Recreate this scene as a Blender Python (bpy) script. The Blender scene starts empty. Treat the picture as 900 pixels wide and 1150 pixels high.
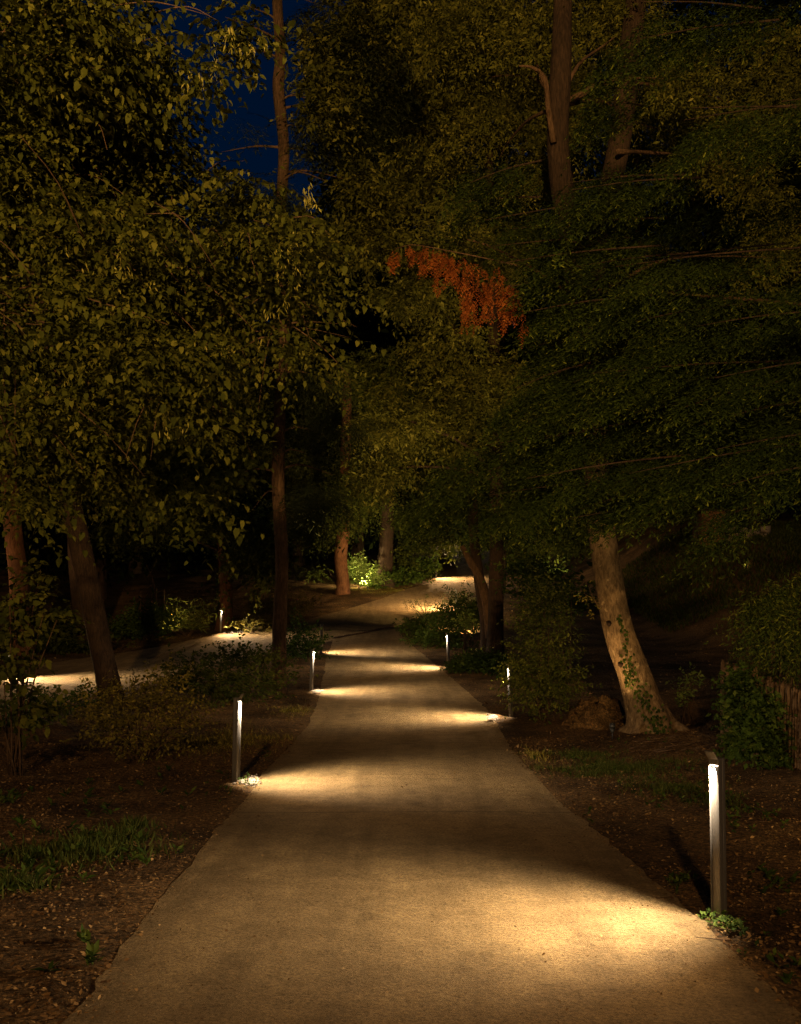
import bpy, math, random
import numpy as np
from mathutils import Vector, geometry
R = np.random.default_rng(7)
rd = math.radians
F = 1150.0; YH = 680.0; CAMZ = 1.6
scene = bpy.context.scene
C = scene.collection

# ---------------------------------------------------------------- terrain profile
KD = [-60, -20, 0, 5.75, 10.9, 14.5, 18.2, 22, 27.4, 33.4, 38, 44, 54, 64, 75, 100, 160, 400]
KZ = [.4, .2, 0, -.14, -.28, -.35, -.36, -.25, -.07, .18, .56, 1.35, 3.0, 4.5, 6.0, 9.5, 17, 30]
_dd = np.arange(-80, 420, .25)
_zz = np.interp(_dd, KD, KZ)
_k = np.exp(-.5*(np.arange(-12, 13)/4.5)**2); _k /= _k.sum()
_zz = np.convolve(np.pad(_zz, 12, mode='edge'), _k, 'valid')
def sstep(x, a, b):
    t = np.clip((x-a)/(b-a), 0, 1); return t*t*(3-2*t)
def g0(X, Y):
    X = np.asarray(X, float); Y = np.asarray(Y, float)
    z = np.interp(Y, _dd, _zz)
    z = z + sstep(X, 8.5, 15)*sstep(Y, 24, 42)*3.2 + .5*sstep(X, 3.4, 6.5)*(1-sstep(Y, 16, 24))*sstep(Y, 2, 8)
    z = z + .25*sstep(-X, 14, 40)
    return z
def px(x, y, d):
    return Vector(((x-450)/F*d, d, CAMZ-(y-YH)/F*d))
def gpx(x, y):
    """the point of the ground seen at picture position x, y"""
    ds = np.arange(1.5, 110, .05)
    X = (x-450)/F*ds
    yy = YH+(CAMZ-g0(X, ds))/ds*F
    i = np.argmax(yy <= y)
    d = ds[i]
    return float((x-450)/F*d), float(d)

# ---------------------------------------------------------------- path outline
left = [(78,1148),(121,1090),(165,1032),(245,931),(300,864),(330,835),(347,810),(358,786),(363,759),(367,737),(374,719)]
branch_low = [(300,736),(200,758),(100,783),(0,806),(-140,838)]
branch_up = [(-140,764),(40,747),(103,738),(200,722),(233,715),(320,703),(367,690),(401,681),(430,672),(453,663),(487,653)]
far_r = [(548,655),(530,668),(498,684),(470,693),(456,698)]
right = [(448,703),(451,712),(473,733),(500,755),(525,777),(545,794),(559,813),(574,842),(615,885),(650,916),(700,960),(750,1005),(800,1047),(855,1100),(895,1137)]
pts = [(-1.62, -12.), (-1.63, 0.), (-1.62, 2.5)]
pts += [gpx(*p) for p in left] + [gpx(*p) for p in branch_low] + [gpx(*p) for p in branch_up]
e = gpx(487, 653)
pts += [(2.3, 57.), (4.5, 63.), (8., 68.), (13., 71.), (14., 68.5), (9.2, 65.5), (6.6, 61.)]
pts += [gpx(*p) for p in far_r] + [gpx(*p) for p in right]
pts += [(1.62, 2.5), (1.63, 0.), (1.62, -12.)]
def densify(P, step, jit):
    out = []
    for i, a in enumerate(P):
        b = P[(i+1) % len(P)]
        n = max(1, int(math.hypot(b[0]-a[0], b[1]-a[1])/step))
        for k in range(n):
            t = k/n
            out.append((a[0]+(b[0]-a[0])*t+R.normal(0, jit), a[1]+(b[1]-a[1])*t+R.normal(0, jit)))
    return out
PTS = np.array(pts)
OUT = densify(pts, .16, .011)
def inside(X, Y, P=PTS):
    X = np.asarray(X); Y = np.asarray(Y); c = np.zeros(X.shape, bool)
    for i in range(len(P)):
        x1, y1 = P[i]; x2, y2 = P[(i+1) % len(P)]
        if y1 == y2: continue
        m = ((y1 > Y) != (y2 > Y)) & (X < (x2-x1)*(Y-y1)/(y2-y1)+x1)
        c ^= m
    return c
def edge_dist(X, Y, P=PTS):
    X = np.asarray(X, float); Y = np.asarray(Y, float); D = np.full(X.shape, 1e9)
    for i in range(len(P)):
        a = P[i]; b = P[(i+1) % len(P)]; v = b-a; L = v@v+1e-9
        t = np.clip(((X-a[0])*v[0]+(Y-a[1])*v[1])/L, 0, 1)
        D = np.minimum(D, np.hypot(X-a[0]-t*v[0], Y-a[1]-t*v[1]))
    return D
def bump(X, Y):
    return (np.sin(X*2.1+1.3*np.sin(Y*1.7))*.5+np.sin(Y*2.9+X*1.1)*.35+np.sin(X*7.3+Y*5.1)*.22+np.sin(Y*8.7-X*6.1)*.22)
def G(X, Y):
    X = np.asarray(X, float); Y = np.asarray(Y, float)
    D = edge_dist(X, Y); s = np.where(inside(X, Y), -D, D)
    rough = .035*sstep(s, 0, .5)*bump(X, Y)+.012*sstep(s, .0, .12)+.03*sstep(s, .2, 2.)
    return g0(X, Y)+rough-.05*sstep(-s, .05, .22)
def gz(x, y): return float(G(np.array([x]), np.array([y]))[0])

# ---------------------------------------------------------------- object helpers
def tag(o, label=None, cat=None, group=None, kind=None):
    if label: o['label'] = label
    if cat: o['category'] = cat
    if group: o['group'] = group
    if kind: o['kind'] = kind
    return o
def empty(name, loc, label, cat, group=None, rz=0):
    o = bpy.data.objects.new(name, None); C.objects.link(o)
    o.location = loc; o.rotation_euler = (0, 0, rz); o.empty_display_size = .1
    return tag(o, label, cat, group)
def mesh_obj(name, V, Fs, mat, parent=None, smooth=False, rnd=None):
    """V: array (n,3) in world space (or local when the parent is rotated); Fs: list of faces or (k,m) index array"""
    me = bpy.data.meshes.new(name)
    V = np.asarray(V, dtype=np.float32)
    if isinstance(Fs, list) and Fs and isinstance(Fs[0], np.ndarray) and Fs[0].ndim == 2:
        sizes = np.concatenate([np.full(len(f), f.shape[1], np.int32) for f in Fs])
        idx = np.concatenate([f.ravel() for f in Fs]).astype(np.int32)
    else:
        sizes = np.array([len(f) for f in Fs], np.int32)
        idx = np.array([i for f in Fs for i in f], np.int32)
    me.vertices.add(len(V)); me.vertices.foreach_set('co', V.ravel())
    me.loops.add(len(idx)); me.loops.foreach_set('vertex_index', idx)
    me.polygons.add(len(sizes))
    st = np.concatenate([[0], np.cumsum(sizes)[:-1]]).astype(np.int32)
    me.polygons.foreach_set('loop_start', st); me.polygons.foreach_set('loop_total', sizes)
    if smooth: me.polygons.foreach_set('use_smooth', np.ones(len(sizes), bool))
    if rnd is not None:
        at = me.attributes.new('rnd', 'FLOAT', 'POINT'); at.data.foreach_set('value', np.asarray(rnd, np.float32))
    me.update(calc_edges=True); me.validate()
    if mat is not None: me.materials.append(mat)
    o = bpy.data.objects.new(name, me); C.objects.link(o)
    if parent is not None:
        o.parent = parent
        if not parent.get('_local'):
            o.matrix_parent_inverse = parent_inv(parent)
    return o
def parent_inv(p):
    from mathutils import Matrix
    return (Matrix.Translation(p.location) @ p.rotation_euler.to_matrix().to_4x4()).inverted()
class MB:
    def __init__(s): s.V = []; s.F = []
    def add(s, V, Fs):
        n = len(s.V); s.V += [tuple(v) for v in V]; s.F += [tuple(i+n for i in f) for f in Fs]
    def box(s, x0, x1, y0, y1, z0, z1, M=None, bev=0):
        V = [Vector((x, y, z)) for z in (z0, z1) for y in (y0, y1) for x in (x0, x1)]
        if M is not None: V = [M @ v for v in V]
        s.add(V, [(0,2,3,1),(4,5,7,6),(0,1,5,4),(2,6,7,3),(0,4,6,2),(1,3,7,5)])
    def cyl(s, p, q, r0, r1, n=14):
        V, Fs = tube_data([p, q], [r0, r1], n, 0, 0); s.add(V, Fs)
    def obj(s, name, mat, parent=None, smooth=False):
        return mesh_obj(name, np.array(s.V), s.F, mat, parent, smooth)
def tube_data(P, Rr, n=16, noise=0., flare=0, seed=0, sub=0):
    P = [Vector(p) for p in P]; Rr = list(Rr)
    if sub:
        t0 = np.arange(len(P)); t1 = np.linspace(0, len(P)-1, (len(P)-1)*sub+1)
        # Catmull-Rom
        A = np.array([tuple(p) for p in P]); A = np.vstack([2*A[0]-A[1], A, 2*A[-1]-A[-2]])
        B = np.concatenate([[Rr[0]], Rr, [Rr[-1]]])
        Q = []; RR = []
        for t in t1:
            i = min(int(t), len(P)-2); u = t-i
            w = np.array([-.5*u+u*u-.5*u**3, 1-2.5*u*u+1.5*u**3, .5*u+2*u*u-1.5*u**3, -.5*u*u+.5*u**3])
            Q.append(Vector(w@A[i:i+4])); RR.append(float((1-u)*Rr[i]+u*Rr[i+1]))
        P = Q; Rr = RR
    rng = np.random.default_rng(seed); ph = rng.uniform(0, 6.28, 8)
    V = []; Fs = []
    L = 0
    for i, p in enumerate(P):
        a = P[max(0, i-1)]; b = P[min(len(P)-1, i+1)]
        T = (b-a).normalized()
        U = Vector((1, 0, 0)) if abs(T.x) < .8 else Vector((0, 1, 0))
        S = T.cross(U).normalized(); U = S.cross(T).normalized()
        if i: L += (P[i]-P[i-1]).length
        for k in range(n):
            an = 2*math.pi*k/n
            r = Rr[i]
            if noise:
                r *= 1+noise*(math.sin(3*an+ph[0]+L*.6)*.5+math.sin(5*an+ph[1]-L*.9)*.35+math.sin(9*an+ph[2]+L*1.7)*.2+math.sin(L*4+ph[3]+2*an)*.22)
            if flare:
                f = math.exp(-L/(.22+Rr[0]*.35)); r *= 1+f*flare*(.5+.5*math.sin(5*an+ph[4]+.7*math.sin(2*an+ph[5])))
            V.append(p+(U*math.cos(an)+S*math.sin(an))*r)
    for i in range(len(P)-1):
        for k in range(n):
            a = i*n+k; b = i*n+(k+1) % n
            Fs.append((a, b, b+n, a+n))
    Fs.append(tuple(range(n-1, -1, -1))); Fs.append(tuple((len(P)-1)*n+k for k in range(n)))
    return V, Fs
def tube(name, P, Rr, mat, parent, n=16, noise=0., flare=0, seed=0, sub=4):
    V, Fs = tube_data(P, Rr, n, noise, flare, seed, sub)
    return mesh_obj(name, np.array([tuple(v) for v in V]), Fs, mat, parent, True)

# ---------------------------------------------------------------- leaf machinery
HEART = (np.array([(0,0,0),(.5,0,.02),(1,0,-.22),(-.06,.3,.06),(.32,.52,.1),(.72,.3,-.02),(-.06,-.3,.06),(.32,-.52,.1),(.72,-.3,-.02)], float),
         np.array([(0,3,4,1),(1,4,5,2),(0,1,7,6),(1,2,8,7)]))
OVAL = (np.array([(0,0,0),(.45,.5,.12),(1,0,-.1),(.45,-.5,.12)], float), np.array([(0,1,2),(0,2,3)]))
STRIP = (np.array([(0,.3,0),(0,-.3,0),(.6,-.5,0),(1,0,-.03),(.6,.5,0)], float), np.array([(0,1,2,3,4)]))
BLADE = (np.array([(0,.5,0),(0,-.5,0),(.55,-.36,.0),(.55,.36,.0),(1,0,-.0)], float), None)
LOBE = (np.array([(0,0,0),(.12,.3,.05),(.3,.22,.03),(.42,.55,.05),(.62,.2,0),(1,0,-.12),(.62,-.2,0),(.42,-.55,.05),(.3,-.22,.03),(.12,-.3,.05)], float),
        np.array([(0,1,2,3,4,5),(0,5,6,7,8,9)]))
def unit(a): return a/np.maximum(np.linalg.norm(a, axis=-1, keepdims=True), 1e-9)
def leaf_mesh(pos, d, nrm, L, W, tmpl):
    d = unit(d); s = unit(np.cross(nrm, d)); n2 = np.cross(d, s)
    T, Fc = tmpl; k = len(T)
    V = pos[:, None]+d[:, None]*(T[None, :, 0:1]*L[:, None, None])+s[:, None]*(T[None, :, 1:2]*W[:, None, None])+n2[:, None]*(T[None, :, 2:3]*W[:, None, None])
    N = len(pos)
    Fi = (Fc[None]+(np.arange(N)*k)[:, None, None]).reshape(-1, Fc.shape[1])
    return V.reshape(-1, 3), Fi, k
def leaves_obj(name, pos, d, nrm, L, W, tmpl, mat, parent=None, rnd=None):
    V, Fi, k = leaf_mesh(pos, d, nrm, L, W, tmpl)
    if rnd is None: rnd = R.random(len(pos))
    return mesh_obj(name, V, [Fi], mat, parent, False, np.repeat(rnd, k))
def in_clumps(clumps, n, shell=.45):
    """clumps: rows (cx,cy,cz,rx,ry,rz); random points, outward vectors and the clump index"""
    c = np.array(clumps, float); w = (c[:, 3]*c[:, 4]*c[:, 5])**.72; w /= w.sum()
    i = R.choice(len(c), n, p=w)
    u = unit(R.normal(size=(n, 3))); r = R.random(n)**shell
    lump = 1+.22*np.sin(u[:, 0]*5+i)*np.sin(u[:, 1]*6+i*2)+.15*np.sin(u[:, 2]*9+i*3)
    r = r*(1+.22*R.normal(size=n)); p = c[i, :3]+u*c[i, 3:6]*(r*lump)[:, None]
    return p, u, i
def sprays(org, axis, n, length, droop, spread=.9, fan=0.7, up=1., jit=.35, flat=False, nup=0.):
    """leaves set alternately along drooping twigs -> positions, directions, normals"""
    S = len(org)
    t = (np.arange(n)+.6)/n
    t = np.tile(t, (S, 1))+R.normal(0, .02, (S, n))
    ln = length*(.6+.8*R.random(S))
    down = np.array([0, 0, -1.])
    P = org[:, None]+axis[:, None]*(t*ln[:, None])[..., None]+down*(droop*(t**2)*ln[:, None])[..., None]
    A = unit(axis[:, None]+down*(2*droop*t)[..., None])
    side = unit(np.cross(A, np.array([0, 0, 1.])+R.normal(0, .25 if flat else .5, (S, 1, 3))))
    sg = np.where((np.arange(n) % 2) == 0, 1., -1.)[None, :, None]
    D = unit(A*fan+side*sg*spread+R.normal(0, jit, (S, n, 3))*(.5 if flat else 1)+down*(.25))
    N = unit(np.cross(side, A)*sg*0+np.cross(side, A)*up*(1-.6*min(nup, 1))+np.array([0, 0, nup])+R.normal(0, jit, (S, n, 3)))
    return P.reshape(-1, 3), D.reshape(-1, 3), N.reshape(-1, 3)
def bound(P, box):
    return P
def crown(name, clumps, nspray, nleaf, L, W, slen, tmpl, mat, parent, droop=.25, out=.7, bias=(0, 0, 0), flat=False, fan=.7, jit=.35, shell=.45, cut=None, spread=.9, nup=0.):
    p, u, i = in_clumps(clumps, nspray, shell)
    if cut is not None:
        m = ~cut(p); p = p[m]; u = u[m]; i = i[m]
    ax = unit(u*out*np.array([1, 1, .5])+R.normal(0, .4, u.shape)*np.array([1, 1, .5])+np.array(bias))
    P, D, N = sprays(p, ax, nleaf, slen, droop, flat=flat, fan=fan, jit=jit, spread=spread, nup=nup)
    n = len(P)
    sz = .5+.95*R.random(n)**1.3
    # hue varies leaf by leaf and bough by bough
    br = np.repeat(R.random(len(p)), nleaf)
    return leaves_obj(name, P, D, N, L*sz, W*sz, tmpl, mat, parent, np.clip(.5*br+.5*R.random(n), 0, 1)), p
def sub(cl, k, f=.45, flat=.5):
    """break every clump into k smaller, flatter boughs"""
    out = []
    for c in cl:
        for j in range(k):
            u = R.normal(size=3); u /= np.linalg.norm(u); r = R.random()**.4*.85
            s = f*R.uniform(.7, 1.3)
            out.append((c[0]+u[0]*c[3]*r, c[1]+u[1]*c[4]*r, c[2]+u[2]*c[5]*r, c[3]*s*1.15, c[4]*s*1.15, c[5]*s*flat*1.3))
    return out
def pclumps(rows):
    """rows: picture x, y, distance, half width, half height in picture units, half depth in metres"""
    out = []
    for x, y, d, rx, ry, rdp in rows:
        p = px(x, y, d); out.append((p.x, p.y, p.z, rx*d/F, rdp, ry*d/F))
    return out

# ---------------------------------------------------------------- materials
def nmat(name):
    m = bpy.data.materials.new(name); m.use_nodes = True
    nt = m.node_tree; nt.nodes.clear()
    return m, nt.nodes, nt.links
def out_pr(m, nd, lk, rough=.8, spec=.3):
    o = nd.new('ShaderNodeOutputMaterial'); b = nd.new('ShaderNodeBsdfPrincipled')
    b.inputs['Roughness'].default_value = rough; b.inputs['Specular IOR Level'].default_value = spec
    lk.new(b.outputs[0], o.inputs[0]); return o, b
def ramp(nd, stops):
    r = nd.new('ShaderNodeValToRGB'); e = r.color_ramp.elements
    while len(e) < len(stops): e.new(.5)
    for k, (p, c) in enumerate(stops):
        e[k].position = p; e[k].color = (*c, 1)
    return r
def noise(nd, lk, co, scale, detail=6, rough=.6, dist=0):
    n = nd.new('ShaderNodeTexNoise'); n.inputs['Scale'].default_value = scale; n.inputs['Detail'].default_value = detail
    n.inputs['Roughness'].default_value = rough; n.inputs['Distortion'].default_value = dist
    if co is not None: lk.new(co, n.inputs['Vector'])
    return n
def mixc(nd, lk, mode, fac, a, b):
    x = nd.new('ShaderNodeMix'); x.data_type = 'RGBA'; x.blend_type = mode
    for s, v in ((x.inputs[0], fac), (x.inputs[6], a), (x.inputs[7], b)):
        if hasattr(v, 'is_linked'): lk.new(v, s)
        elif isinstance(v, (int, float)): s.default_value = v
        else: s.default_value = (*v, 1)
    return x.outputs[2]
def leaf_mat(name, c0, c1, c2, trans=.3, rough=.7, spec=.08):
    m, nd, lk = nmat(name)
    o = nd.new('ShaderNodeOutputMaterial'); b = nd.new('ShaderNodeBsdfPrincipled')
    a = nd.new('ShaderNodeAttribute'); a.attribute_name = 'rnd'
    r = ramp(nd, [(0, c0), (.55, c1), (1, c2)]); lk.new(a.outputs['Fac'], r.inputs[0])
    lk.new(r.outputs[0], b.inputs['Base Color'])
    b.inputs['Roughness'].default_value = rough; b.inputs['Specular IOR Level'].default_value = spec
    t = nd.new('ShaderNodeBsdfTranslucent'); lk.new(r.outputs[0], t.inputs[0])
    mx = nd.new('ShaderNodeMixShader'); mx.inputs[0].default_value = trans
    lk.new(b.outputs[0], mx.inputs[1]); lk.new(t.outputs[0], mx.inputs[2]); lk.new(mx.outputs[0], o.inputs[0])
    return m
def bark_mat(name, dark, light, scale=7, stretch=5, bumpd=.03, blotch=None):
    m, nd, lk = nmat(name); o, b = out_pr(m, nd, lk, .9, .15)
    tc = nd.new('ShaderNodeTexCoord'); mp = nd.new('ShaderNodeMapping'); mp.inputs['Scale'].default_value = (stretch, stretch, 1)
    lk.new(tc.outputs['Object'], mp.inputs[0])
    n = noise(nd, lk, mp.outputs[0], scale, 8, .65, .6)
    r = ramp(nd, [(.32, dark), (.62, light)]); lk.new(n.outputs[0], r.inputs[0])
    n2 = noise(nd, lk, tc.outputs['Object'], 2.2, 4, .6)
    r2 = ramp(nd, [(.35, (.55, .55, .55)), (.65, (1, 1, 1))]); lk.new(n2.outputs[0], r2.inputs[0])
    col = mixc(nd, lk, 'MULTIPLY', 1., r.outputs[0], r2.outputs[0])
    if blotch:
        n3 = noise(nd, lk, tc.outputs['Object'], 9, 3, .5); r3 = ramp(nd, [(.62, (0, 0, 0)), (.7, (1, 1, 1))]); lk.new(n3.outputs[0], r3.inputs[0])
        col = mixc(nd, lk, 'MIX', r3.outputs[0], col, blotch)
    lk.new(col, b.inputs['Base Color'])
    bp = nd.new('ShaderNodeBump'); bp.inputs['Distance'].default_value = bumpd; bp.inputs['Strength'].default_value = 1
    lk.new(n.outputs[0], bp.inputs['Height']); lk.new(bp.outputs[0], b.inputs['Normal'])
    return m
M = {}
M['linden'] = leaf_mat('linden_leaf', (.02, .026, .004), (.068, .074, .01), (.16, .148, .024), .3)
M['bract'] = leaf_mat('linden_bract', (.2, .18, .03), (.28, .25, .05), (.36, .31, .08), .35)
M['ash'] = leaf_mat('small_leaf', (.03, .034, .005), (.08, .082, .012), (.19, .17, .032), .3)
M['maple'] = leaf_mat('maple_leaf', (.02, .03, .004), (.055, .066, .01), (.11, .11, .018), .3)
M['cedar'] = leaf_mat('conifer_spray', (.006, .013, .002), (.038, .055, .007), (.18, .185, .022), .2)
M['dead'] = leaf_mat('dead_spray', (.13, .034, .008), (.29, .085, .018), (.5, .17, .035), .25, .7)
M['pine'] = leaf_mat('pine_needles', (.016, .024, .009), (.035, .042, .014), (.06, .06, .02), .15)
M['shrub'] = leaf_mat('shrub_leaf', (.06, .055, .01), (.16, .13, .024), (.32, .25, .05), .3)
M['green'] = leaf_mat('green_leaf', (.02, .035, .005), (.045, .075, .01), (.1, .12, .02), .3)
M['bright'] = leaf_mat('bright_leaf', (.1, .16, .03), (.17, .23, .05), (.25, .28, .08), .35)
M['shrub_green'] = leaf_mat('loose_shrub_leaf', (.035, .05, .008), (.1, .12, .018), (.24, .23, .045), .3)
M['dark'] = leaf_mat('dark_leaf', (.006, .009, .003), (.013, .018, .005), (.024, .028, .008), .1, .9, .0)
M['grass'] = leaf_mat('grass_blade', (.025, .035, .006), (.05, .065, .01), (.1, .1, .02), .3)
M['litter'] = leaf_mat('dry_leaf', (.07, .034, .012), (.2, .11, .04), (.38, .23, .09), .15, .85, .1)
M['flower'] = leaf_mat('petal', (.4, .42, .2), (.55, .55, .3), (.65, .6, .4), .35)
M['pink'] = leaf_mat('pink_petal', (.3, .12, .12), (.4, .2, .16), (.45, .3, .2), .35)
M['bark'] = bark_mat('brown_bark', (.03, .017, .009), (.12, .068, .036), 6, 5, .035)
M['bark_dark'] = bark_mat('dark_bark', (.016, .01, .007), (.06, .035, .02), 7, 6, .03)
M['bark_black'] = bark_mat('blackish_bark', (.01, .006, .004), (.045, .026, .015), 7, 6, .03)
M['bark_red'] = bark_mat('reddish_bark', (.05, .02, .009), (.17, .075, .032), 6, 6, .03)
M['bark_smooth'] = bark_mat('smooth_tan_bark', (.11, .068, .032), (.34, .22, .11), 9, 2.5, .035, (.36, .25, .13))
M['twig'] = bark_mat('twig', (.06, .035, .018), (.13, .075, .04), 20, 2, .003)
def simple(name, col, rough=.6, metal=0, spec=.5, bump=None, var=.2):
    m, nd, lk = nmat(name); o, b = out_pr(m, nd, lk, rough, spec); b.inputs['Metallic'].default_value = metal
    tc = nd.new('ShaderNodeTexCoord'); n = noise(nd, lk, tc.outputs['Object'], 60, 5)
    r = ramp(nd, [(.3, tuple(c*(1-var) for c in col)), (.7, tuple(min(1, c*(1+var)) for c in col))]); lk.new(n.outputs[0], r.inputs[0])
    lk.new(r.outputs[0], b.inputs['Base Color'])
    if bump:
        bp = nd.new('ShaderNodeBump'); bp.inputs['Distance'].default_value = bump; lk.new(n.outputs[0], bp.inputs['Height']); lk.new(bp.outputs[0], b.inputs['Normal'])
    return m
M['metal'] = simple('grey_bronze_metal', (.1, .088, .076), .5, .3, .5, .0006, .12)
M['black'] = simple('black_plastic', (.02, .02, .02), .5)
M['wood'] = bark_mat('stake_wood', (.07, .04, .02), (.2, .12, .06), 5, 8, .006)
M['plaster'] = simple('ochre_plaster', (.26, .13, .055), .9, 0, .2, .004)
M['stone'] = simple('rubble_stone', (.24, .19, .14), .9, 0, .2, .01, .4)
M['rock'] = bark_mat('earthy_rock', (.05, .03, .016), (.17, .1, .055), 4, 1, .05)
def emit(name, col, s):
    m, nd, lk = nmat(name); o = nd.new('ShaderNodeOutputMaterial'); e = nd.new('ShaderNodeEmission')
    e.inputs[0].default_value = (*col, 1); e.inputs[1].default_value = s; lk.new(e.outputs[0], o.inputs[0]); return m
M['led'] = emit('led_strip', (1, .82, .6), 14)
M['led_small'] = emit('lamp_lens', (1, .8, .5), 6)

# soil
m, nd, lk = nmat('soil'); o, b = out_pr(m, nd, lk, .95, .1); M['soil'] = m
tc = nd.new('ShaderNodeTexCoord')
n1 = noise(nd, lk, tc.outputs['Object'], .9, 5); r1 = ramp(nd, [(.38, (.06, .036, .016)), (.6, (.16, .095, .04))]); lk.new(n1.outputs[0], r1.inputs[0])
n2 = noise(nd, lk, tc.outputs['Object'], 28, 8, .75); r2 = ramp(nd, [(.34, (.2, .2, .2)), (.5, (1, 1, 1)), (.68, (3., 2.6, 2.1))]); lk.new(n2.outputs[0], r2.inputs[0])
lk.new(mixc(nd, lk, 'MULTIPLY', 1., r1.outputs[0], r2.outputs[0]), b.inputs['Base Color'])
bp = nd.new('ShaderNodeBump'); bp.inputs['Distance'].default_value = .05; lk.new(n2.outputs[0], bp.inputs['Height']); lk.new(bp.outputs[0], b.inputs['Normal'])
# gravel path
m, nd, lk = nmat('bound_gravel'); o, b = out_pr(m, nd, lk, .9, .2); M['path'] = m
tc = nd.new('ShaderNodeTexCoord'); co = tc.outputs['Object']
n1 = noise(nd, lk, co, .55, 5, .6, .3); r1 = ramp(nd, [(.32, (.26, .172, .076)), (.68, (.39, .262, .115))]); lk.new(n1.outputs[0], r1.inputs[0])
n2 = noise(nd, lk, co, 52, 7, .85); r2 = ramp(nd, [(.34, (.28, .26, .24)), (.47, (.9, .9, .9)), (.68, (1.75, 1.7, 1.6))]); lk.new(n2.outputs[0], r2.inputs[0])
c = mixc(nd, lk, 'MULTIPLY', 1., r1.outputs[0], r2.outputs[0])
n5 = noise(nd, lk, co, 5, 5, .7); r5 = ramp(nd, [(.35, (.78, .77, .75)), (.62, (1.08, 1.08, 1.08))]); lk.new(n5.outputs[0], r5.inputs[0])
c = mixc(nd, lk, 'MULTIPLY', 1., c, r5.outputs[0])
v = nd.new('ShaderNodeTexVoronoi'); v.inputs['Scale'].default_value = 18; lk.new(co, v.inputs['Vector'])
r3 = ramp(nd, [(.05, (.25, .22, .2)), (.1, (1, 1, 1))]); lk.new(v.outputs['Distance'], r3.inputs[0])
n6 = noise(nd, lk, co, 3.1, 3); r6 = ramp(nd, [(.45, (0, 0, 0)), (.55, (1, 1, 1))]); lk.new(n6.outputs[0], r6.inputs[0])
c = mixc(nd, lk, 'MULTIPLY', r6.outputs[0], c, r3.outputs[0])
mpx = nd.new('ShaderNodeMapping'); mpx.inputs['Scale'].default_value = (2.6, .22, 1); lk.new(co, mpx.inputs[0])
n7 = noise(nd, lk, mpx.outputs[0], 1.2, 5, .6, .4); r7 = ramp(nd, [(.36, (.76, .75, .73)), (.6, (1.05, 1.05, 1.05))]); lk.new(n7.outputs[0], r7.inputs[0])
c = mixc(nd, lk, 'MULTIPLY', 1., c, r7.outputs[0])
n8 = noise(nd, lk, co, 1.9, 7, .7, 1.2); r8 = ramp(nd, [(.34, (.8, .79, .77)), (.47, (1, 1, 1))]); lk.new(n8.outputs[0], r8.inputs[0])
c = mixc(nd, lk, 'MULTIPLY', 1., c, r8.outputs[0])
sx_ = nd.new('ShaderNodeSeparateXYZ'); lk.new(co, sx_.inputs[0])
nj = noise(nd, lk, co, 1.5, 4); 
for yj in (gpx(450, 913)[1], gpx(450, 1003)[1]*.0+2.2, gpx(450, 835)[1]):
    a1 = nd.new('ShaderNodeMath'); a1.operation = 'MULTIPLY_ADD'; lk.new(nj.outputs[0], a1.inputs[0]); a1.inputs[1].default_value = .05; lk.new(sx_.outputs[1], a1.inputs[2])
    a2 = nd.new('ShaderNodeMath'); a2.operation = 'SUBTRACT'; lk.new(a1.outputs[0], a2.inputs[0]); a2.inputs[1].default_value = yj+.025
    a3 = nd.new('ShaderNodeMath'); a3.operation = 'ABSOLUTE'; lk.new(a2.outputs[0], a3.inputs[0])
    a4 = nd.new('ShaderNodeMapRange'); lk.new(a3.outputs[0], a4.inputs[0]); a4.inputs[1].default_value = .006; a4.inputs[2].default_value = .02; a4.inputs[3].default_value = .55; a4.inputs[4].default_value = 1.
    c = mixc(nd, lk, 'MULTIPLY', 1., c, a4.outputs[0])
lk.new(c, b.inputs['Base Color'])
ad = nd.new('ShaderNodeMath'); ad.operation = 'ADD'; lk.new(n2.outputs[0], ad.inputs[0])
n4 = noise(nd, lk, co, 18, 5, .7); lk.new(n4.outputs[0], ad.inputs[1])
bp = nd.new('ShaderNodeBump'); bp.inputs['Distance'].default_value = .05; bp.inputs['Strength'].default_value = 1.; lk.new(ad.outputs[0], bp.inputs['Height']); lk.new(bp.outputs[0], b.inputs['Normal'])

# ---------------------------------------------------------------- ground and path
def axis_steps(lo, a, b, hi, s, grow):
    mid = list(np.arange(a, b, s)); up = []; x = b; st = s
    while x < hi: up.append(x); st *= grow; x += st
    dn = []; x = a; st = s
    while x > lo: st *= grow; x -= st; dn.append(x)
    return np.array(dn[::-1]+mid+up)
xs = axis_steps(-260, -5, 5.5, 260, .11, 1.05); ys = axis_steps(-60, 3, 16, 330, .11, 1.025)
XX, YY = np.meshgrid(xs, ys); ZZ = G(XX, YY)
nx, ny = len(xs), len(ys)
q = (np.arange(ny-1)[:, None]*nx+np.arange(nx-1)[None]).ravel()
mesh_obj('ground', np.stack([XX, YY, ZZ], -1).reshape(-1, 3), [np.stack([q, q+1, q+nx+1, q+nx], 1)], M['soil'], None, True)['kind'] = 'structure'
gx, gy = np.meshgrid(np.arange(-14, 15, .3), np.arange(-12, 72, .3)); gx = gx.ravel()+R.normal(0, .02, gx.size); gy = gy.ravel()+R.normal(0, .02, gy.size)
ok = inside(gx, gy) & (edge_dist(gx, gy) > .12)
vin = [Vector(p) for p in OUT]+[Vector((a, b)) for a, b in zip(gx[ok], gy[ok])]
res = geometry.delaunay_2d_cdt(vin, [], [list(range(len(OUT)))], 1, 1e-5)
pv = np.array([tuple(p) for p in res[0]])
pz = g0(pv[:, 0], pv[:, 1])+.004+.004*np.sin(pv[:, 0]*1.9+pv[:, 1]*.8)
mesh_obj('gravel_path', np.column_stack([pv, pz]), [tuple(f) for f in res[2]], M['path'], None, True)['kind'] = 'structure'
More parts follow.
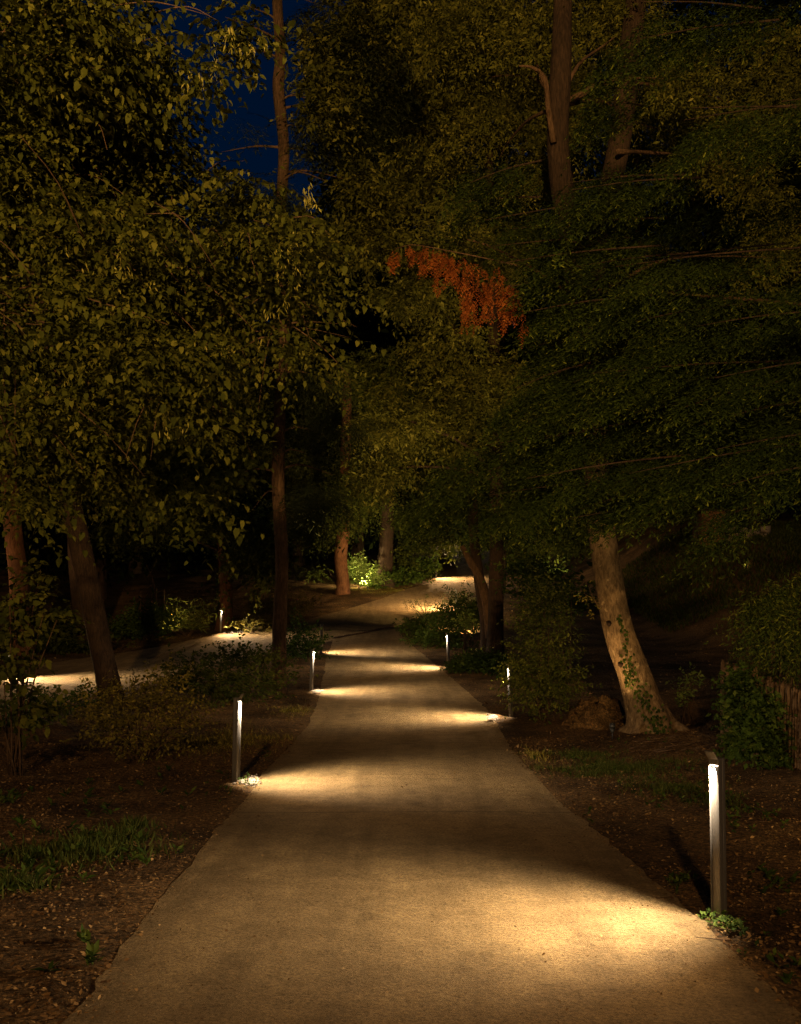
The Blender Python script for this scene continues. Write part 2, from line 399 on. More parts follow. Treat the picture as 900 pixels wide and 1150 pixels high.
# sett row where the side path joins
mb = MB(); a = Vector((*gpx(374, 717), 0)); b2 = Vector((*gpx(449, 702), 0))
for k in range(34):
    for j in range(2):
        p = a.lerp(b2, (k+.5+.3*j)/34); w = (b2-a).length/34*.42; p = p+Vector((.0, .16*j, 0))
        z = float(g0(p.x, p.y)); r = R.uniform(-.1, .1)
        mb.box(-w*R.uniform(.8, 1.1), w, -.07, .07*R.uniform(.7, 1.1), z-.03, z+.014+R.uniform(0, .012), __import__('mathutils').Matrix.Translation((p.x, p.y, 0)) @ __import__('mathutils').Matrix.Rotation(r+.2, 4, 'Z'))
tag(mb.obj('sett_row', M['rock']), 'double row of small dark stone setts across the path at the fork', 'stone edging')

# ---------------------------------------------------------------- lights
def look_rot(src, dst):
    return (Vector(dst)-Vector(src)).to_track_quat('-Z', 'Y').to_euler()
def spot(name, src, dst, power, angle, blend=1., col=(1, .7, .4), rad=.03, parent=None):
    l = bpy.data.lights.new(name, 'SPOT'); l.energy = power; l.color = col; l.spot_size = rd(angle); l.spot_blend = blend; l.shadow_soft_size = rad
    o = bpy.data.objects.new(name, l); C.objects.link(o); o.location = src; o.rotation_euler = look_rot(src, dst)
    if parent: o.parent = parent; o.matrix_parent_inverse = parent_inv(parent)
    return o
def point(name, src, power, col=(1, .7, .4), rad=.03, parent=None):
    l = bpy.data.lights.new(name, 'POINT'); l.energy = power; l.color = col; l.shadow_soft_size = rad
    o = bpy.data.objects.new(name, l); C.objects.link(o); o.location = src
    if parent: o.parent = parent; o.matrix_parent_inverse = parent_inv(parent)
    return o

# bollards: the lit channel faces local +X
BH = .9; LEDC = (1, .83, .6)
from mathutils import Matrix
def bollard_parts(root):
    w = .031; h = BH; t = .009
    mb = MB()
    mb.box(-.0059, w-.012, -w+.0041, w-.0041, 0, h-.0352); mb.box(-w, -.006, -w, w, 0, h)                    # back body
    mb.box(-.0055, w, -w, -w+.004, 0, h-.0351); mb.box(-.0055, w, w-.004, w, 0, h-.0351)   # flanges of the channel
    post = mb.obj('post', M['metal'], root)
    mb = MB(); mb.box(-.0055, w, -w, w, h-.035, h); cap = mb.obj('head', M['metal'], root)
    mb = MB(); mb.box(w-.011, w-.002, -w+.008, w-.008, h-.041, h-.0355); led = mb.obj('led_strip', M['led'], root)
    mb = MB(); mx = Matrix.Translation((w+.001, 0, h-.006)) @ Matrix.Rotation(rd(-52), 4, 'Y')
    mb.box(0, .062, -w, w, 0, .005, mx); wing = mb.obj('wing_plate', M['metal'], root)
    mb = MB(); mb.box(-w-.02, w+.02, -w-.02, w+.02, -.03, .006); fo = mb.obj('base_plate', M['metal'], root)
    for bv, o in ((.002, post), (.002, cap), (.001, wing), (.002, fo)):
        md = o.modifiers.new('bevel', 'BEVEL'); md.width = bv; md.segments = 2
proto = None
def bollard(x, y, label, toward, aim, power=1., light=True, d=None, tilt=0., spill=1.):
    """toward: heading of the channel in degrees; aim: heading of the light throw"""
    global proto
    X, Y = gpx(x, y) if d is None else ((x-450)/F*d, d)
    z = float(g0(X, Y))
    b = empty('bollard_light', (X, Y, z), label, 'bollard light', 'slim bollard lights along the paths')
    b['_local'] = 1
    if proto is None:
        proto = b; bollard_parts(b)
    else:
        for ch in proto.children:
            if ch.type == 'MESH':
                c2 = ch.copy(); C.objects.link(c2); c2.parent = b
    b.rotation_euler = (tilt, rd(1.5), rd(toward))
    if light:
        a = rd(aim); hx, hy = math.cos(a), math.sin(a)
        t = rd(toward); sx, sy = math.cos(t), math.sin(t)
        s = Vector((X+sx*.05, Y+sy*.05, z+BH-.055))
        spot('bollard_beam', s, s+Vector((hx*.8, hy*.8, -.8)), 520*power, 122, 1., LEDC, .012)
        spot('bollard_spill', s+Vector((sx*.01, sy*.01, 0)), s+Vector((hx*.5+sx*.5, hy*.5+sy*.5, -.3)), 170*power*spill, 150, 1., (1, .62, .28), .02)
        spot('channel_glow', Vector((X+sx*.05, Y+sy*.05, z+BH-.035)), Vector((X+sx*.02, Y+sy*.02, z)), 4*power, 34, 1., (1, .8, .55), .006)
    return b
bollard(808, 1035, 'nearest and largest bollard light, at the right edge of the path', 180+38, 165)
bollard(265, 879, 'bollard light on the left verge in front of the slim straight trunk', -28, 12)
bollard(574, 806, 'bollard light in front of the tall round shrub right of the path', 180+32, 172)
bollard(350, 777, 'bollard light at the left path edge just right of the slim straight trunk', -30, 8)
bollard(504, 750, 'bollard light on the right verge beside the low bushes below the dark twin trunks', 180+30, 172)
bollard(361, 734, 'bollard light at the fork seen from its dark side, lighting the path to its right', 40, 6)
bollard(248, 712, 'bollard light beyond the side path beside the ivy-wrapped trunk', -62, -20, 1.1, spill=1.6)
bollard(490, 649, 'far bollard light at the top bend of the path', -75, -12, 1.1, spill=5)
bollard(513, 686, 'added bollard light mostly hidden by the flowering bush, facing the upper path', 150, 125, 1.1, spill=7)  # extra bollard put behind the bush to brighten the upper path
bollard(9, 763, 'bollard light half hidden by leaves at the far left, lighting the side path', -40, 8, 1.7)
bollard(501, 613, 'most distant bollard light, higher up the slope among the leaves', -80, -60, 1., d=75)

def garden_spot(x, y, z, label, dst, power, angle=70, col=(1, .66, .32), light=True, h=.16, off=.1):
    r = empty('garden_spotlight', (x, y, z), label, 'spotlight', 'small black garden spotlights')
    d = (Vector(dst)-Vector((x, y, z+h))).normalized(); c = Vector((x, y, z+h))
    mb = MB(); mb.cyl((x, y, z-.05), (x, y, z+h-.03), .008, .008, 8); mb.obj('spike', M['black'], r, True)
    mb = MB(); mb.cyl(c-d*.09, c-d*.02, .02, .04, 16); mb.cyl(c-d*.02, c+d*.05, .042, .042, 16); mb.obj('housing', M['black'], r, True)
    mb = MB(); mb.cyl(c+d*.0505, c+d*.054, .034, .034, 16); mb.obj('lens', M['led_small'], r, True)
    spot('spotlight_beam', c+d*off, dst, power, angle, 1., col, .05, r)
    return r
X9, Y9 = gpx(688, 834)
garden_spot(X9, Y9, gz(X9, Y9), 'small black spotlight on a spike in front of the big pale leaning trunk', (3.5, 16.9, 3.6), 80, 80, (1, .62, .26))
X6, Y6 = gpx(413, 664)
garden_spot(X6, Y6, gz(X6, Y6), 'tiny garden spotlight lighting the ferns beside the far trunk', (X6-1., Y6+1.5, 4.5), 3000, 150, (1, .78, .36), off=.25)
garden_spot(2.6, 37., gz(2.6, 37.), 'added garden spotlight hidden behind the dark twin trunks', (.6, 50, 6.5), 7000, 95, (1, .72, .3))  # added lamp for the foliage behind the twin trunks
garden_spot(-13.3, 29.4, gz(-13.3, 29.4), 'added garden spotlight hidden behind leaves at the foot of the furrowed trunk', (-12.4, 32, 4), 900, 80, (1, .6, .28))  # added lamp that brightens the furrowed trunk
garden_spot(-8.6, 36., gz(-8.6, 36.), 'added garden spotlight in the grasses near the ivy-wrapped trunk', (-6.6, 39.5, 4), 330, 90, (1, .66, .3))  # added lamp for the ivy trunk and its crown
garden_spot(-3.1, 3.2, gz(-3.1, 3.2), 'added garden spotlight out of view on the left verge under the nearest linden branches', (-1.5, 9.2, 4.5), 330, 88, (1, .64, .28))  # unseen lamp added to light the linden from below
garden_spot(3.6, 4.2, gz(3.6, 4.2), 'added garden spotlight out of view on the right verge under the conifer boughs', (3.2, 12, 4.2), 1150, 84, (1, .68, .28))  # unseen lamp added to light the conifer boughs
garden_spot(-2.72, 22.8, gz(-2.72, 22.8), 'added garden spotlight hidden behind the slim straight trunk', (-.4, 28, 11), 3000, 62, (1, .66, .28))  # added hidden lamp, lifts the central crown from the left
garden_spot(4.9, 22.8, gz(4.9, 22.8), 'added garden spotlight hidden behind the tall loose shrub', (2.2, 27.5, 9.5), 2800, 62, (1, .66, .28))  # added hidden lamp, lifts the central crown from the right
garden_spot(-4.6, 45.6, gz(-4.6, 45.6), 'added garden spotlight on the bank before the orange-lit trunk', (-3.0, 49.5, 4.5), 110, 80, (1, .58, .24))  # added lamp that gives this far trunk its orange light
# added park lamp, unseen behind the viewer, to light the canopy
lx, ly = -1.2, -13.; lz = gz(lx, ly)
r = empty('added_lamp', (lx, ly, lz), 'tall unseen park lamp added behind the viewer to light the foliage', 'added lamp')
mb = MB(); mb.cyl((lx, ly, lz), (lx, ly, lz+7.4), .07, .045); mb.obj('pole', M['metal'], r, True)
mb = MB(); mb.box(lx-.16, lx+.16, ly-.1, ly+.45, lz+7.4, lz+7.5); mb.obj('lamp_head', M['metal'], r)
mb = MB(); mb.box(lx-.12, lx+.12, ly+.05, ly+.4, lz+7.375, lz+7.399); mb.obj('lamp_glass', M['led_small'], r)
spot('added_lamp_beam', (lx, ly+.3, lz+7.3), (-1.2, 16, 12.5), 44000, 58, 1., (1, .6, .2), .25, r)

spot('added_lamp_fill', (lx, ly+.35, lz+7.3), (.5, 14, 0), 8000, 90, 1., (1, .6, .24), .25, r)  # second wide source in the added lamp, fills the verges and shrubs
# moon and night sky
s = bpy.data.lights.new('moon', 'SUN'); s.energy = .035; s.angle = rd(8); s.color = (1, .8, .6)
so = bpy.data.objects.new('moon', s); C.objects.link(so); so.rotation_euler = (rd(55), 0, rd(-12))
w = bpy.data.worlds.new('World'); scene.world = w; w.use_nodes = True
nt = w.node_tree; bg = nt.nodes['Background']; sk = nt.nodes.new('ShaderNodeTexSky'); sk.sky_type = 'NISHITA'; sk.sun_disc = False
sk.sun_elevation = rd(-2.5); sk.sun_rotation = rd(160); sk.ozone_density = 4
mx = nt.nodes.new('ShaderNodeMix'); mx.data_type = 'RGBA'; mx.blend_type = 'MULTIPLY'; mx.inputs[0].default_value = 1; mx.inputs[7].default_value = (.1, 1.45, 1.35, 1)
nt.links.new(sk.outputs[0], mx.inputs[6]); nt.links.new(mx.outputs[2], bg.inputs[0]); bg.inputs[1].default_value = .15

# ---------------------------------------------------------------- trees
def tree(x, y, label, trunk, bark, d=None, name='tree', flare=.5, seed=1, n=20, nz=.08):
    """trunk: rows (picture x, y, half width in picture units), base first"""
    if d is None: X, Y = gpx(x, y)
    else: X, Y = (x-450)/F*d, d
    z = gz(X, Y)
    r = empty(name, (X, Y, z), label, 'tree')
    P = [Vector((X, Y, z-.15))]; Rr = [trunk[0][2]*Y/F*1.1]
    for (a, b, w) in trunk:
        q = px(a, b, Y); P.append(q); Rr.append(w*Y/F)
    if P[1].z < P[0].z+.12: P[1].z = P[0].z+.12
    tube('trunk', P, Rr, bark, r, n, nz, flare, seed, 5)
    return r, Y, P
def limb(r, bark, pts_, radii, seed=0, n=10, nz=.06): return tube('branch', pts_, radii, bark, r, n, nz, 0, seed, 4)
def limbs_to(r, bark, frm, clumps, rad, seed=3):
    """a branch from the nearest trunk point to each clump"""
    rng = np.random.default_rng(seed)
    for c in clumps[:26]:
        c = Vector(c[:3]); cand = [p for p in frm if p.z < c.z+.5] or frm
        p = min(cand, key=lambda q: (q-c).length+abs(q.z-(c.z-.3*math.hypot(q.x-c.x, q.y-c.y))))
        if (c-p).length > 5.5: continue
        m1 = p.lerp(c, .35)+Vector((rng.normal(0, .12), rng.normal(0, .12), .12*(c-p).length*.6)); m2 = p.lerp(c, .72)+Vector((rng.normal(0, .12), rng.normal(0, .12), .06*(c-p).length))
        limb(r, bark, [p, m1, m2, c], [rad, rad*.65, rad*.4, rad*.12], 1, 7)

def skycut(P, x0=186, x1=306, y0=-40, y1=190):
    """keeps the opening in the canopy free of leaves"""
    X = P[:, 0]/P[:, 1]*F+450; Y = YH-(P[:, 2]-CAMZ)/P[:, 1]*F
    cx = 250+.12*(Y-100); hw = 60+12*np.sin(Y*.06)+6*np.sin(Y*.17)
    hw = np.where(Y < 90, hw*.85, hw)
    return (np.abs(X-cx) < hw) & (Y > y0) & (Y < y1)

def hollow(P):
    X = P[:, 0]/P[:, 1]*F+450; Y = YH-(P[:, 2]-CAMZ)/P[:, 1]*F
    return (((X-392)/58)**2+((Y-362)/36)**2 < 1+.3*np.sin(X*.2)*np.sin(Y*.23)) & (P[:, 1] < 45)
# near linden reaching in from the left
r, Yt, P = tree(-420, 960, 'large linden whose leafy branches hang in from the left', [(-420, 930, 30), (-400, 500, 26), (-370, 100, 20), (-330, -400, 12)], M['bark'], d=9.5, name='linden_tree')
LC = pclumps([(60,55,9,140,85,1.2),(155,85,9.6,50,60,.8),(60,200,10,130,100,1.3),(130,300,9,140,80,1.2),(30,380,9,110,90,1.2),(225,300,9.4,90,60,.9),
 (300,275,9.2,75,55,.8),(150,405,9,110,60,1.1),(318,385,9.6,55,22,.5),(50,490,9.5,75,60,.8),(195,455,8.8,45,50,.5),(212,556,8.6,28,24,.3),(15,560,9,34,32,.4),
 (105,510,10,70,35,.7),(250,212,10,55,28,.6),(-60,250,9,120,260,1.5),(190,20,9.2,60,25,.5),(120,150,10,90,60,1),(330,330,9.6,45,25,.4),(235,400,9.3,40,30,.4)])
crown('crown', sub(LC, 7, .33, .42), 6000, 12, .06, .04, .5, HEART, M['linden'], r, .3, .5, (.3, -.15, -.2), cut=skycut, jit=.24, nup=1.1)
BR = pclumps([(262,40,8.4,44,24,.3),(235,80,8.5,32,18,.25)])
crown('crown', BR, 95, 8, .06, .04, .3, HEART, M['linden'], r, .3, .4, (.5, -.1, 0), nup=.8)
# pale bracts with their little fruits
BC = pclumps([(262,50,8.3,46,22,.3),(225,90,8.4,30,14,.2),(190,475,8.5,26,10,.2),(175,455,8.5,30,20,.3),(330,290,9,30,30,.3),(318,345,9,26,14,.2),(60,440,9,40,20,.3),(130,300,8.6,60,30,.3),(240,390,9,40,20,.3),(350,218,9.4,26,12,.3)])
p, u, i = in_clumps(BC, 90, .6); p = np.repeat(p, 5, 0)+R.normal(0, .022, (450, 3)); n = len(p)
o = leaves_obj('blossom_foliage', p, np.column_stack([R.normal(.1, .4, n), R.normal(0, .3, n), -np.ones(n)]), np.column_stack([R.normal(0, .8, n), -np.ones(n), R.normal(0, .3, n)]), .05+.025*R.random(n), .011+.005*R.random(n), OVAL, M['bract'], r)
limbs_to(r, M['bark'], P, LC[:4]+LC[5:8], .02)

def twigs(name, clumps, k, ln, mat, parent, bias=(0, 0, -.4), rad=.007):
    mb = MB(); p, u, i = in_clumps(clumps, k, .6)
    for a, b_ in zip(p, u):
        d = Vector(b_)*.6+Vector(bias)+Vector(R.normal(0, .3, 3)); d.normalize(); l = ln*R.uniform(.5, 1.4); a = Vector(a)-d*l*.5
        V, Fs = tube_data([a, a+d*l*.5+Vector(R.normal(0, .05, 3))*ln, a+d*l+Vector((0, 0, -.2*l))], [rad, rad*.7, rad*.3], 5, 0, 0, 0, 3); mb.add(V, Fs)
    return mb.obj(name, mat, parent, True)
twigs('fine_branching', LC, 150, .8, M['twig'], r, (.3, -.1, -.4))
# conifer reaching in from the right
r, Yc, P = tree(1300, 980, 'dark conifer whose drooping boughs hang in from the right', [(1300, 960, 34), (1290, 500, 30), (1270, 0, 24), (1250, -500, 14)], M['bark_dark'], d=12.5, name='conifer_tree')
CC = pclumps([(690,470,11.5,95,60,.9),(790,430,11,110,70,1),(610,500,12.5,70,50,.7),(860,350,11,90,90,1),(720,370,12,100,50,.9),(620,420,12,50,30,.5),(870,500,10.5,70,60,.8),(800,250,12,120,60,1),
 (640,230,12.5,90,30,.8),(560,215,13,50,26,.6),(860,90,10.5,90,100,1),(760,40,11.5,70,50,.8),(700,90,12,30,30,.5),(610,330,12.6,50,26,.5),(740,540,12,60,40,.7),(560,540,13.5,70,28,.7),(500,560,14.5,40,20,.5),(680,570,12,60,26,.5),(800,520,11.5,40,70,.5),(640,360,12.6,60,30,.6),(900,200,11,60,120,1),(700,300,12.6,80,40,.6),(668,440,12,40,40,.4),(672,520,12,50,30,.4),(690,552,12,60,14,.4),(660,380,12.3,40,30,.4),(690,205,12,75,24,.5),(640,275,12.2,80,22,.4),(760,330,12,60,30,.6),(830,440,11,60,40,.7),(720,420,11.6,60,40,.6)])
def trunkcut(P):
    X = P[:, 0]/P[:, 1]*F+450; Y = YH-(P[:, 2]-CAMZ)/P[:, 1]*F
    cx = 655+(Y-340)*.085
    return ((X > 432) & (X < 600) & (Y > 262) & (Y < 395)) | ((Y > 566) & (X > 640) & (X < 760)) | ((Y > 585) & (X < 640))
def conifer(name, clumps, n, mat, parent, slen=.36, L=.048, W=.013, bias=(-.45, -.15, -.45), cut=None):
    # short drooping flat sprays with side branchlets on either side
    if isinstance(clumps, tuple): p, u = clumps
    else: p, u, i = in_clumps(clumps, n, .5)
    if cut is not None:
        m_ = ~cut(p); p = p[m_]; u = u[m_]
    ax = unit(u*.35*np.array([1, 1, .3])+R.normal(0, .22, u.shape)*np.array([1, 1, .35])+np.array(bias))
    k = 7; t = np.linspace(.1, 1, k); S = len(p)
    ln = slen*(.6+.8*R.random(S))
    down = np.array([0, 0, -1.])
    P1 = (p[:, None]+ax[:, None]*(t*ln[:, None])[..., None]+down*(.35*t**2*ln[:, None])[..., None])
    A = unit(ax[:, None]+down*(.7*t)[None, :, None])
    nn = unit(np.array([0, -.35, 1.])+R.normal(0, .22, (S, 1, 3)))
    sd = unit(np.cross(A, nn)); sg = np.where(np.arange(k) % 2 == 0, 1., -1.)[None, :, None]
    B = unit(A*.75+sd*sg*.8); bl = (ln[:, None]*.5*(1.15-t)).reshape(-1)
    P1 = P1.reshape(-1, 3); B = B.reshape(-1, 3); A2 = A.reshape(-1, 3); N1 = np.repeat(nn[:, 0], k, 0)
    j = 5; tt = np.linspace(0, 1, j)
    P2 = (P1[:, None]+B[:, None]*(tt[None]*bl[:, None])[..., None]+down*(.25*tt[None]**2*bl[:, None])[..., None]).reshape(-1, 3)
    B2 = np.repeat(B, j, 0); S2 = unit(np.cross(B2, np.repeat(N1, j, 0)))
    D = unit(B2*.9+S2*np.where(np.arange(len(B2)) % 2 == 0, .65, -.65)[:, None]+R.normal(0, .12, B2.shape)); N2 = np.repeat(N1, j, 0)+R.normal(0, .2, B2.shape)
    m = len(P2); sz = .7+.6*R.random(m)
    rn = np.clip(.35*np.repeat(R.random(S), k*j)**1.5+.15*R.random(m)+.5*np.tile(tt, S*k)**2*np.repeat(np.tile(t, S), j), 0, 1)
    return leaves_obj(name, P2, D, N2, L*sz, W*sz, STRIP, mat, parent, rn)
BO, BU = [], []
for c in CC:
    for b_ in range(3):
        v_ = (b_-1)*.75+R.normal(0, .2); dp = R.normal(0, c[4]*.6)
        a = np.array([c[0]+c[3]*R.uniform(.8, 1.3), c[1]+dp, c[2]+c[5]*v_+.12]); e_ = np.array([c[0]-c[3]*R.uniform(.7, 1.15), c[1]+dp-R.uniform(0, .5), c[2]+c[5]*v_-.05-R.uniform(0, .2)])
        ln = np.linalg.norm(e_-a); m_ = int(26+34*ln)
        t = R.random(m_)**.8; o_ = a+(e_-a)*t[:, None]; o_[:, 2] -= .16*ln*(2*t-1)**2*(t > .3)
        o_ += np.column_stack([R.normal(0, .05, m_), R.normal(0, .16, m_), -np.abs(R.normal(0, .05, m_))])
        BO.append(o_); sd_ = R.choice([-1., 1.], m_); BU.append(np.column_stack([-np.ones(m_)*.5, sd_*R.uniform(.3, 1.2, m_), -R.uniform(0, 1., m_)]))
        mid = (a+e_)/2
        if b_ < 2 and (c[1] < 13.2): limb(r, M['bark_dark'], [Vector(a), Vector(mid+np.array([0, 0, .03])), Vector(e_)], [.013, .009, .003], b_, 6)
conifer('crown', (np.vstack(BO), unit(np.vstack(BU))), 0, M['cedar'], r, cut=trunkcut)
hz = [px(560,298,12.4), px(585,292,12.5), px(640,310,12.7), px(760,300,12.9), px(1000,330,13), px(1270,380,12.5)]
tb = tube('branch', [px(445,279,12.3), px(465,275,12.3), px(500,281,12.35), px(545,290,12.4), px(590,301,12.5), px(640,322,12.7), px(760,330,12.9), px(1000,350,13), px(1270,380,12.5)], [.003, .005, .007, .008, .009, .009, .018, .03, .05], M['bark'], r, 8, .05, 0, 3, 4)
tb['label'] = 'dead branch with rust-orange hanging sprays'
fr = []
for (x, y, x2, y2, w_) in [(448,281,439,291,5),(462,277,464,286,6),(474,279,478,298,10),(486,281,493,318,12),(497,284,504,308,10),(506,286,512,305,9),(520,290,528,330,9),(530,295,534,362,9),(527,335,521,362,8),(540,298,545,352,12),(550,303,549,346,12),(562,300,566,362,10),(574,318,574,350,8),(580,325,587,377,11),(570,340,572,360,7),(510,300,524,340,6)]:
    m = 14
    for t in np.linspace(0, 1, 9):
        p_ = px(x+(x2-x)*t, y+(y2-y)*t, 12.3); fr.append((p_.x, p_.y, p_.z, w_*.6*12.3/F*(1-.5*t), .07, 5*12.3/F))
conifer('dead_sprays', fr, 330, M['dead'], r, .1, .028, .009, (-.1, 0, -1.3))
leafs = [(-.1, 0)]

# big pale leaning trunk with two limbs
r, Y_, P = tree(727, 826, 'big pale leaning tree with ivy climbing its trunk, right of the path', [(730, 814, 25), (723, 790, 20.5), (712, 755, 18), (697, 715, 16.8), (688, 675, 16), (681, 630, 15.4), (675, 590, 14.8), (668, 500, 13.5), (660, 410, 12.5), (655, 340, 11.5)], M['bark_smooth'], flare=.4, seed=5, n=40, nz=.028, name='leaning_tree')
D9 = Y_
limb(r, M['bark_black'], [px(655,350,D9), px(640,260,D9), px(627,170,D9), px(631,60,D9), px(634,-60,D9+.3)], [.2, .18, .165, .15, .12], 2, 18)
limb(r, M['bark_black'], [px(656,360,D9), px(672,270,D9+.3), px(694,170,D9+.4), px(705,80,D9+.4), px(722,-60,D9+.4)], [.19, .175, .17, .17, .15], 3, 18)
limb(r, M['bark'], [px(622,160,D9-.2), px(616,120,D9-.3), px(612,88,D9-.4), px(598,76,D9-.5), px(583,74,D9-.6)], [.05, .045, .035, .025, .012], 3, 10)
limb(r, M['bark_smooth'], [px(740,800,D9), px(752,812,D9-.1), px(768,820,D9-.25), px(785,832,D9-.35)], [.16, .11, .07, .03], 4, 12, .1)
# knots
for (x, y, dx) in ((684, 700, 0), (697, 746, 0)):
    p_ = px(x, y, D9-.27); V, Fs = tube_data([p_, p_+Vector((-.03, -.035, .0))], [.045, .018], 12, .2, 0, 3); mesh_obj('knot', np.array([tuple(v) for v in V]), Fs, M['bark_dark'], r, True)
# ivy line on the trunk
iv = [(695,690),(701,710),(703,735),(706,755),(712,765),(722,780),(733,800),(738,815),(745,825),(728,806),(715,770),(703,745)]
ip = []; 
for k in range(len(iv)-4):
    a, b_ = iv[k], iv[k+1]
    for t in np.linspace(0, 1, 18 if k < 2 else 34):
        wv = (1.2 if k < 2 else 4 if k < 4 else 7); ip.append(px(a[0]+(b_[0]-a[0])*t+R.normal(0, wv), a[1]+(b_[1]-a[1])*t+R.normal(0, 2), D9-.275-.02*k+R.normal(0, .015)))
ip = np.array([tuple(p) for p in ip]); n = len(ip)
leaves_obj('ivy', ip, np.column_stack([R.normal(0, .6, n), R.normal(-.2, .2, n), -np.ones(n)*.7]), np.column_stack([R.normal(0, .3, n), -np.ones(n), R.normal(.3, .3, n)]), .045+.02*R.random(n), .04+.015*R.random(n), LOBE, M['green'], r)
# twig growing from the trunk
limb(r, M['twig'], [px(674,684,D9), px(667,672,D9-.1), px(660,655,D9-.15)], [.012, .008, .004], 1, 6)
cl = pclumps([(660,655,D9-.15,7,12,.1),(664,680,D9-.12,8,6,.1),(656,668,D9-.1,5,8,.08)])
crown('twig_leaves', cl, 16, 5, .06, .03, .12, OVAL, M['shrub'], r, .1)
# its leaves, yellowish small crown mixed among the conifer
AC = pclumps([(600,40,18,120,60,1.5),(540,90,18,80,60,1.5),(880,290,17.5,60,50,1),(820,200,18,60,60,1),(560,180,18,90,50,1.3),(760,150,18,70,60,1.2),(700,20,18,60,40,1),(690,290,17.5,50,18,.8),(840,120,18,70,70,1.2),(500,265,15.5,35,16,.6),(632,20,15.9,55,34,.5),(712,25,15.9,50,26,.5),(600,60,15.9,30,30,.4),(760,90,15.8,40,40,.5)])
crown('crown', sub(AC, 5, .45, .7), 6800, 9, .085, .03, .34, OVAL, M['ash'], r, .35, .6, (0, -.2, -.1))
limbs_to(r, M['bark'], P[-2:]+[px(634,-60,D9), px(694,170,D9), px(627,120,D9)], AC, .04, 9)

# twin dark trunks and the broad crown in the centre
r, Y_, P = tree(557, 742, 'dark upright trunk of the twin trees right of the path', [(556, 735, 9.5), (557, 690, 8.5), (558, 620, 8), (558, 540, 7.5), (556, 440, 7), (552, 300, 6), (548, 100, 4)], M['bark_dark'], name='broadleaf_tree', seed=8)
TC = pclumps([(500,60,26,100,70,2.2),(430,150,27,80,70,2),(520,170,27,80,70,2),(460,240,26,70,50,1.8),(560,260,28,60,60,2),(480,330,26,45,35,1.3),(500,400,28,60,45,1.6),(450,470,27,45,45,1.4),(545,440,29,60,50,1.5),(600,130,28,60,80,2),(400,60,27,60,50,1.6),(430,530,28,30,28,1),(500,470,29,50,40,1.3),(375,110,20.5,34,40,1.2),(400,230,20.5,50,50,1.4),(350,270,20.5,34,24,1),(350,50,20.5,16,20,.7),(420,30,20.5,50,40,1.2),(440,330,26,40,24,1.2),(470,20,24,60,40,1.6)])
crown('crown', sub(TC, 6, .42, .6), 14000, 9, .13, .055, .5, OVAL, M['ash'], r, .35, .6, (0, -.25, -.1), cut=hollow)
limbs_to(r, M['bark_dark'], P, TC, .08, 4)
r, Y_, P = tree(549, 738, 'forked dark trunk of the twin trees with a leaning limb over the path', [(548, 725, 8), (545, 690, 7), (538, 650, 6), (533, 610, 5.5), (531, 560, 5.5), (527, 470, 5), (520, 380, 4)], M['bark_dark'], name='broadleaf_tree', seed=11)
limb(r, M['bark'], [px(551,716,Y_-.25), px(547,680,Y_-.3), px(539,650,Y_-.3), px(528,630,Y_-.3), px(519,613,Y_-.3)], [.16, .15, .13, .11, .07], 2, 14, .12)
TC = pclumps([(420,420,30,40,30,1.3),(530,500,30,60,28,1.3),(590,560,31,50,26,1),(500,530,31,45,22,1)])
crown('crown', TC, 2300, 9, .13, .06, .5, OVAL, M['maple'], r, .3, .6, (0, -.2, -.1), cut=hollow)

# slim straight trunk left of the path
r, Y_, P = tree(313, 780, 'slim tall straight pine left of the path', [(313, 772, 8.6), (314, 700, 7.6), (317, 630, 7.2), (313, 540, 7.3), (315, 450, 6.6), (319, 340, 6.7), (315, 250, 6.1), (319, 170, 6.2), (313, 100, 6.4), (315, 60, 5.8), (311, -20, 5.8), (310, -200, 4)], M['bark'], name='pine_tree', seed=2, flare=.3)
PC = pclumps([(380,60,21.5,60,45,1.5),(365,150,21,36,36,1),(405,130,22,50,60,1.3),(350,230,21.5,60,35,1.2),(280,240,22,50,30,1),(270,130,21,14,10,.4),(370,480,21.5,45,30,1),(265,480,21.5,45,26,1),(350,540,22,40,30,.9),(240,430,22,50,40,1),(375,15,22,50,20,1),(340,430,21.5,50,18,.8)])
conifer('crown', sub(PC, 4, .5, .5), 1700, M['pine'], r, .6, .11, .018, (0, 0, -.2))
for k in range(30):
    t = R.uniform(0, 1); z0 = 560-600*t; s_ = R.choice([-1, 1]); ln = R.uniform(25, 75)
    a = px(314, z0, Y_); rx = R.normal(0, .5)
    limb(r, M['twig'], [a, a+Vector((s_*ln*.4*Y_/F, rx*.4, .12)), a+Vector((s_*ln*Y_/F, rx, R.uniform(-.3, .25)))], [.03, .018, .005], k, 6)

# left leaning trunk and the neighbours
r, Y_, P = tree(126, 792, 'dark smooth trunk leaning left in front of the side path', [(124, 775, 12.8), (112, 720, 12.4), (100, 660, 12), (87, 600, 11.6), (76, 545, 11.2), (60, 440, 11.5), (40, 300, 10), (20, 100, 8)], M['bark_dark'], name='leaning_tree', seed=4)
TC = pclumps([(40,420,20,90,50,1.8),(120,470,20,60,50,1.5),(160,540,21,45,40,1),(20,250,20,100,90,2),(230,520,21,50,36,1),(30,90,20,120,100,2)])
crown('crown', TC, 3600, 8, .11, .085, .5, HEART, M['maple'], r, .3, .6, (0, -.2, -.1), cut=skycut)
r, Y_, P = tree(24, 738, 'furrowed reddish trunk at the far left beyond the side path', [(24, 725, 13), (22, 690, 10.5), (20, 640, 10), (14, 590, 9.5), (8, 500, 9), (0, 380, 7)], M['bark_red'], name='broadleaf_tree', seed=6, nz=.12)
TC = pclumps([(0,530,33,80,30,1.5),(-20,400,33,100,90,2),(60,560,34,40,22,1),(40,300,34,90,80,2)])
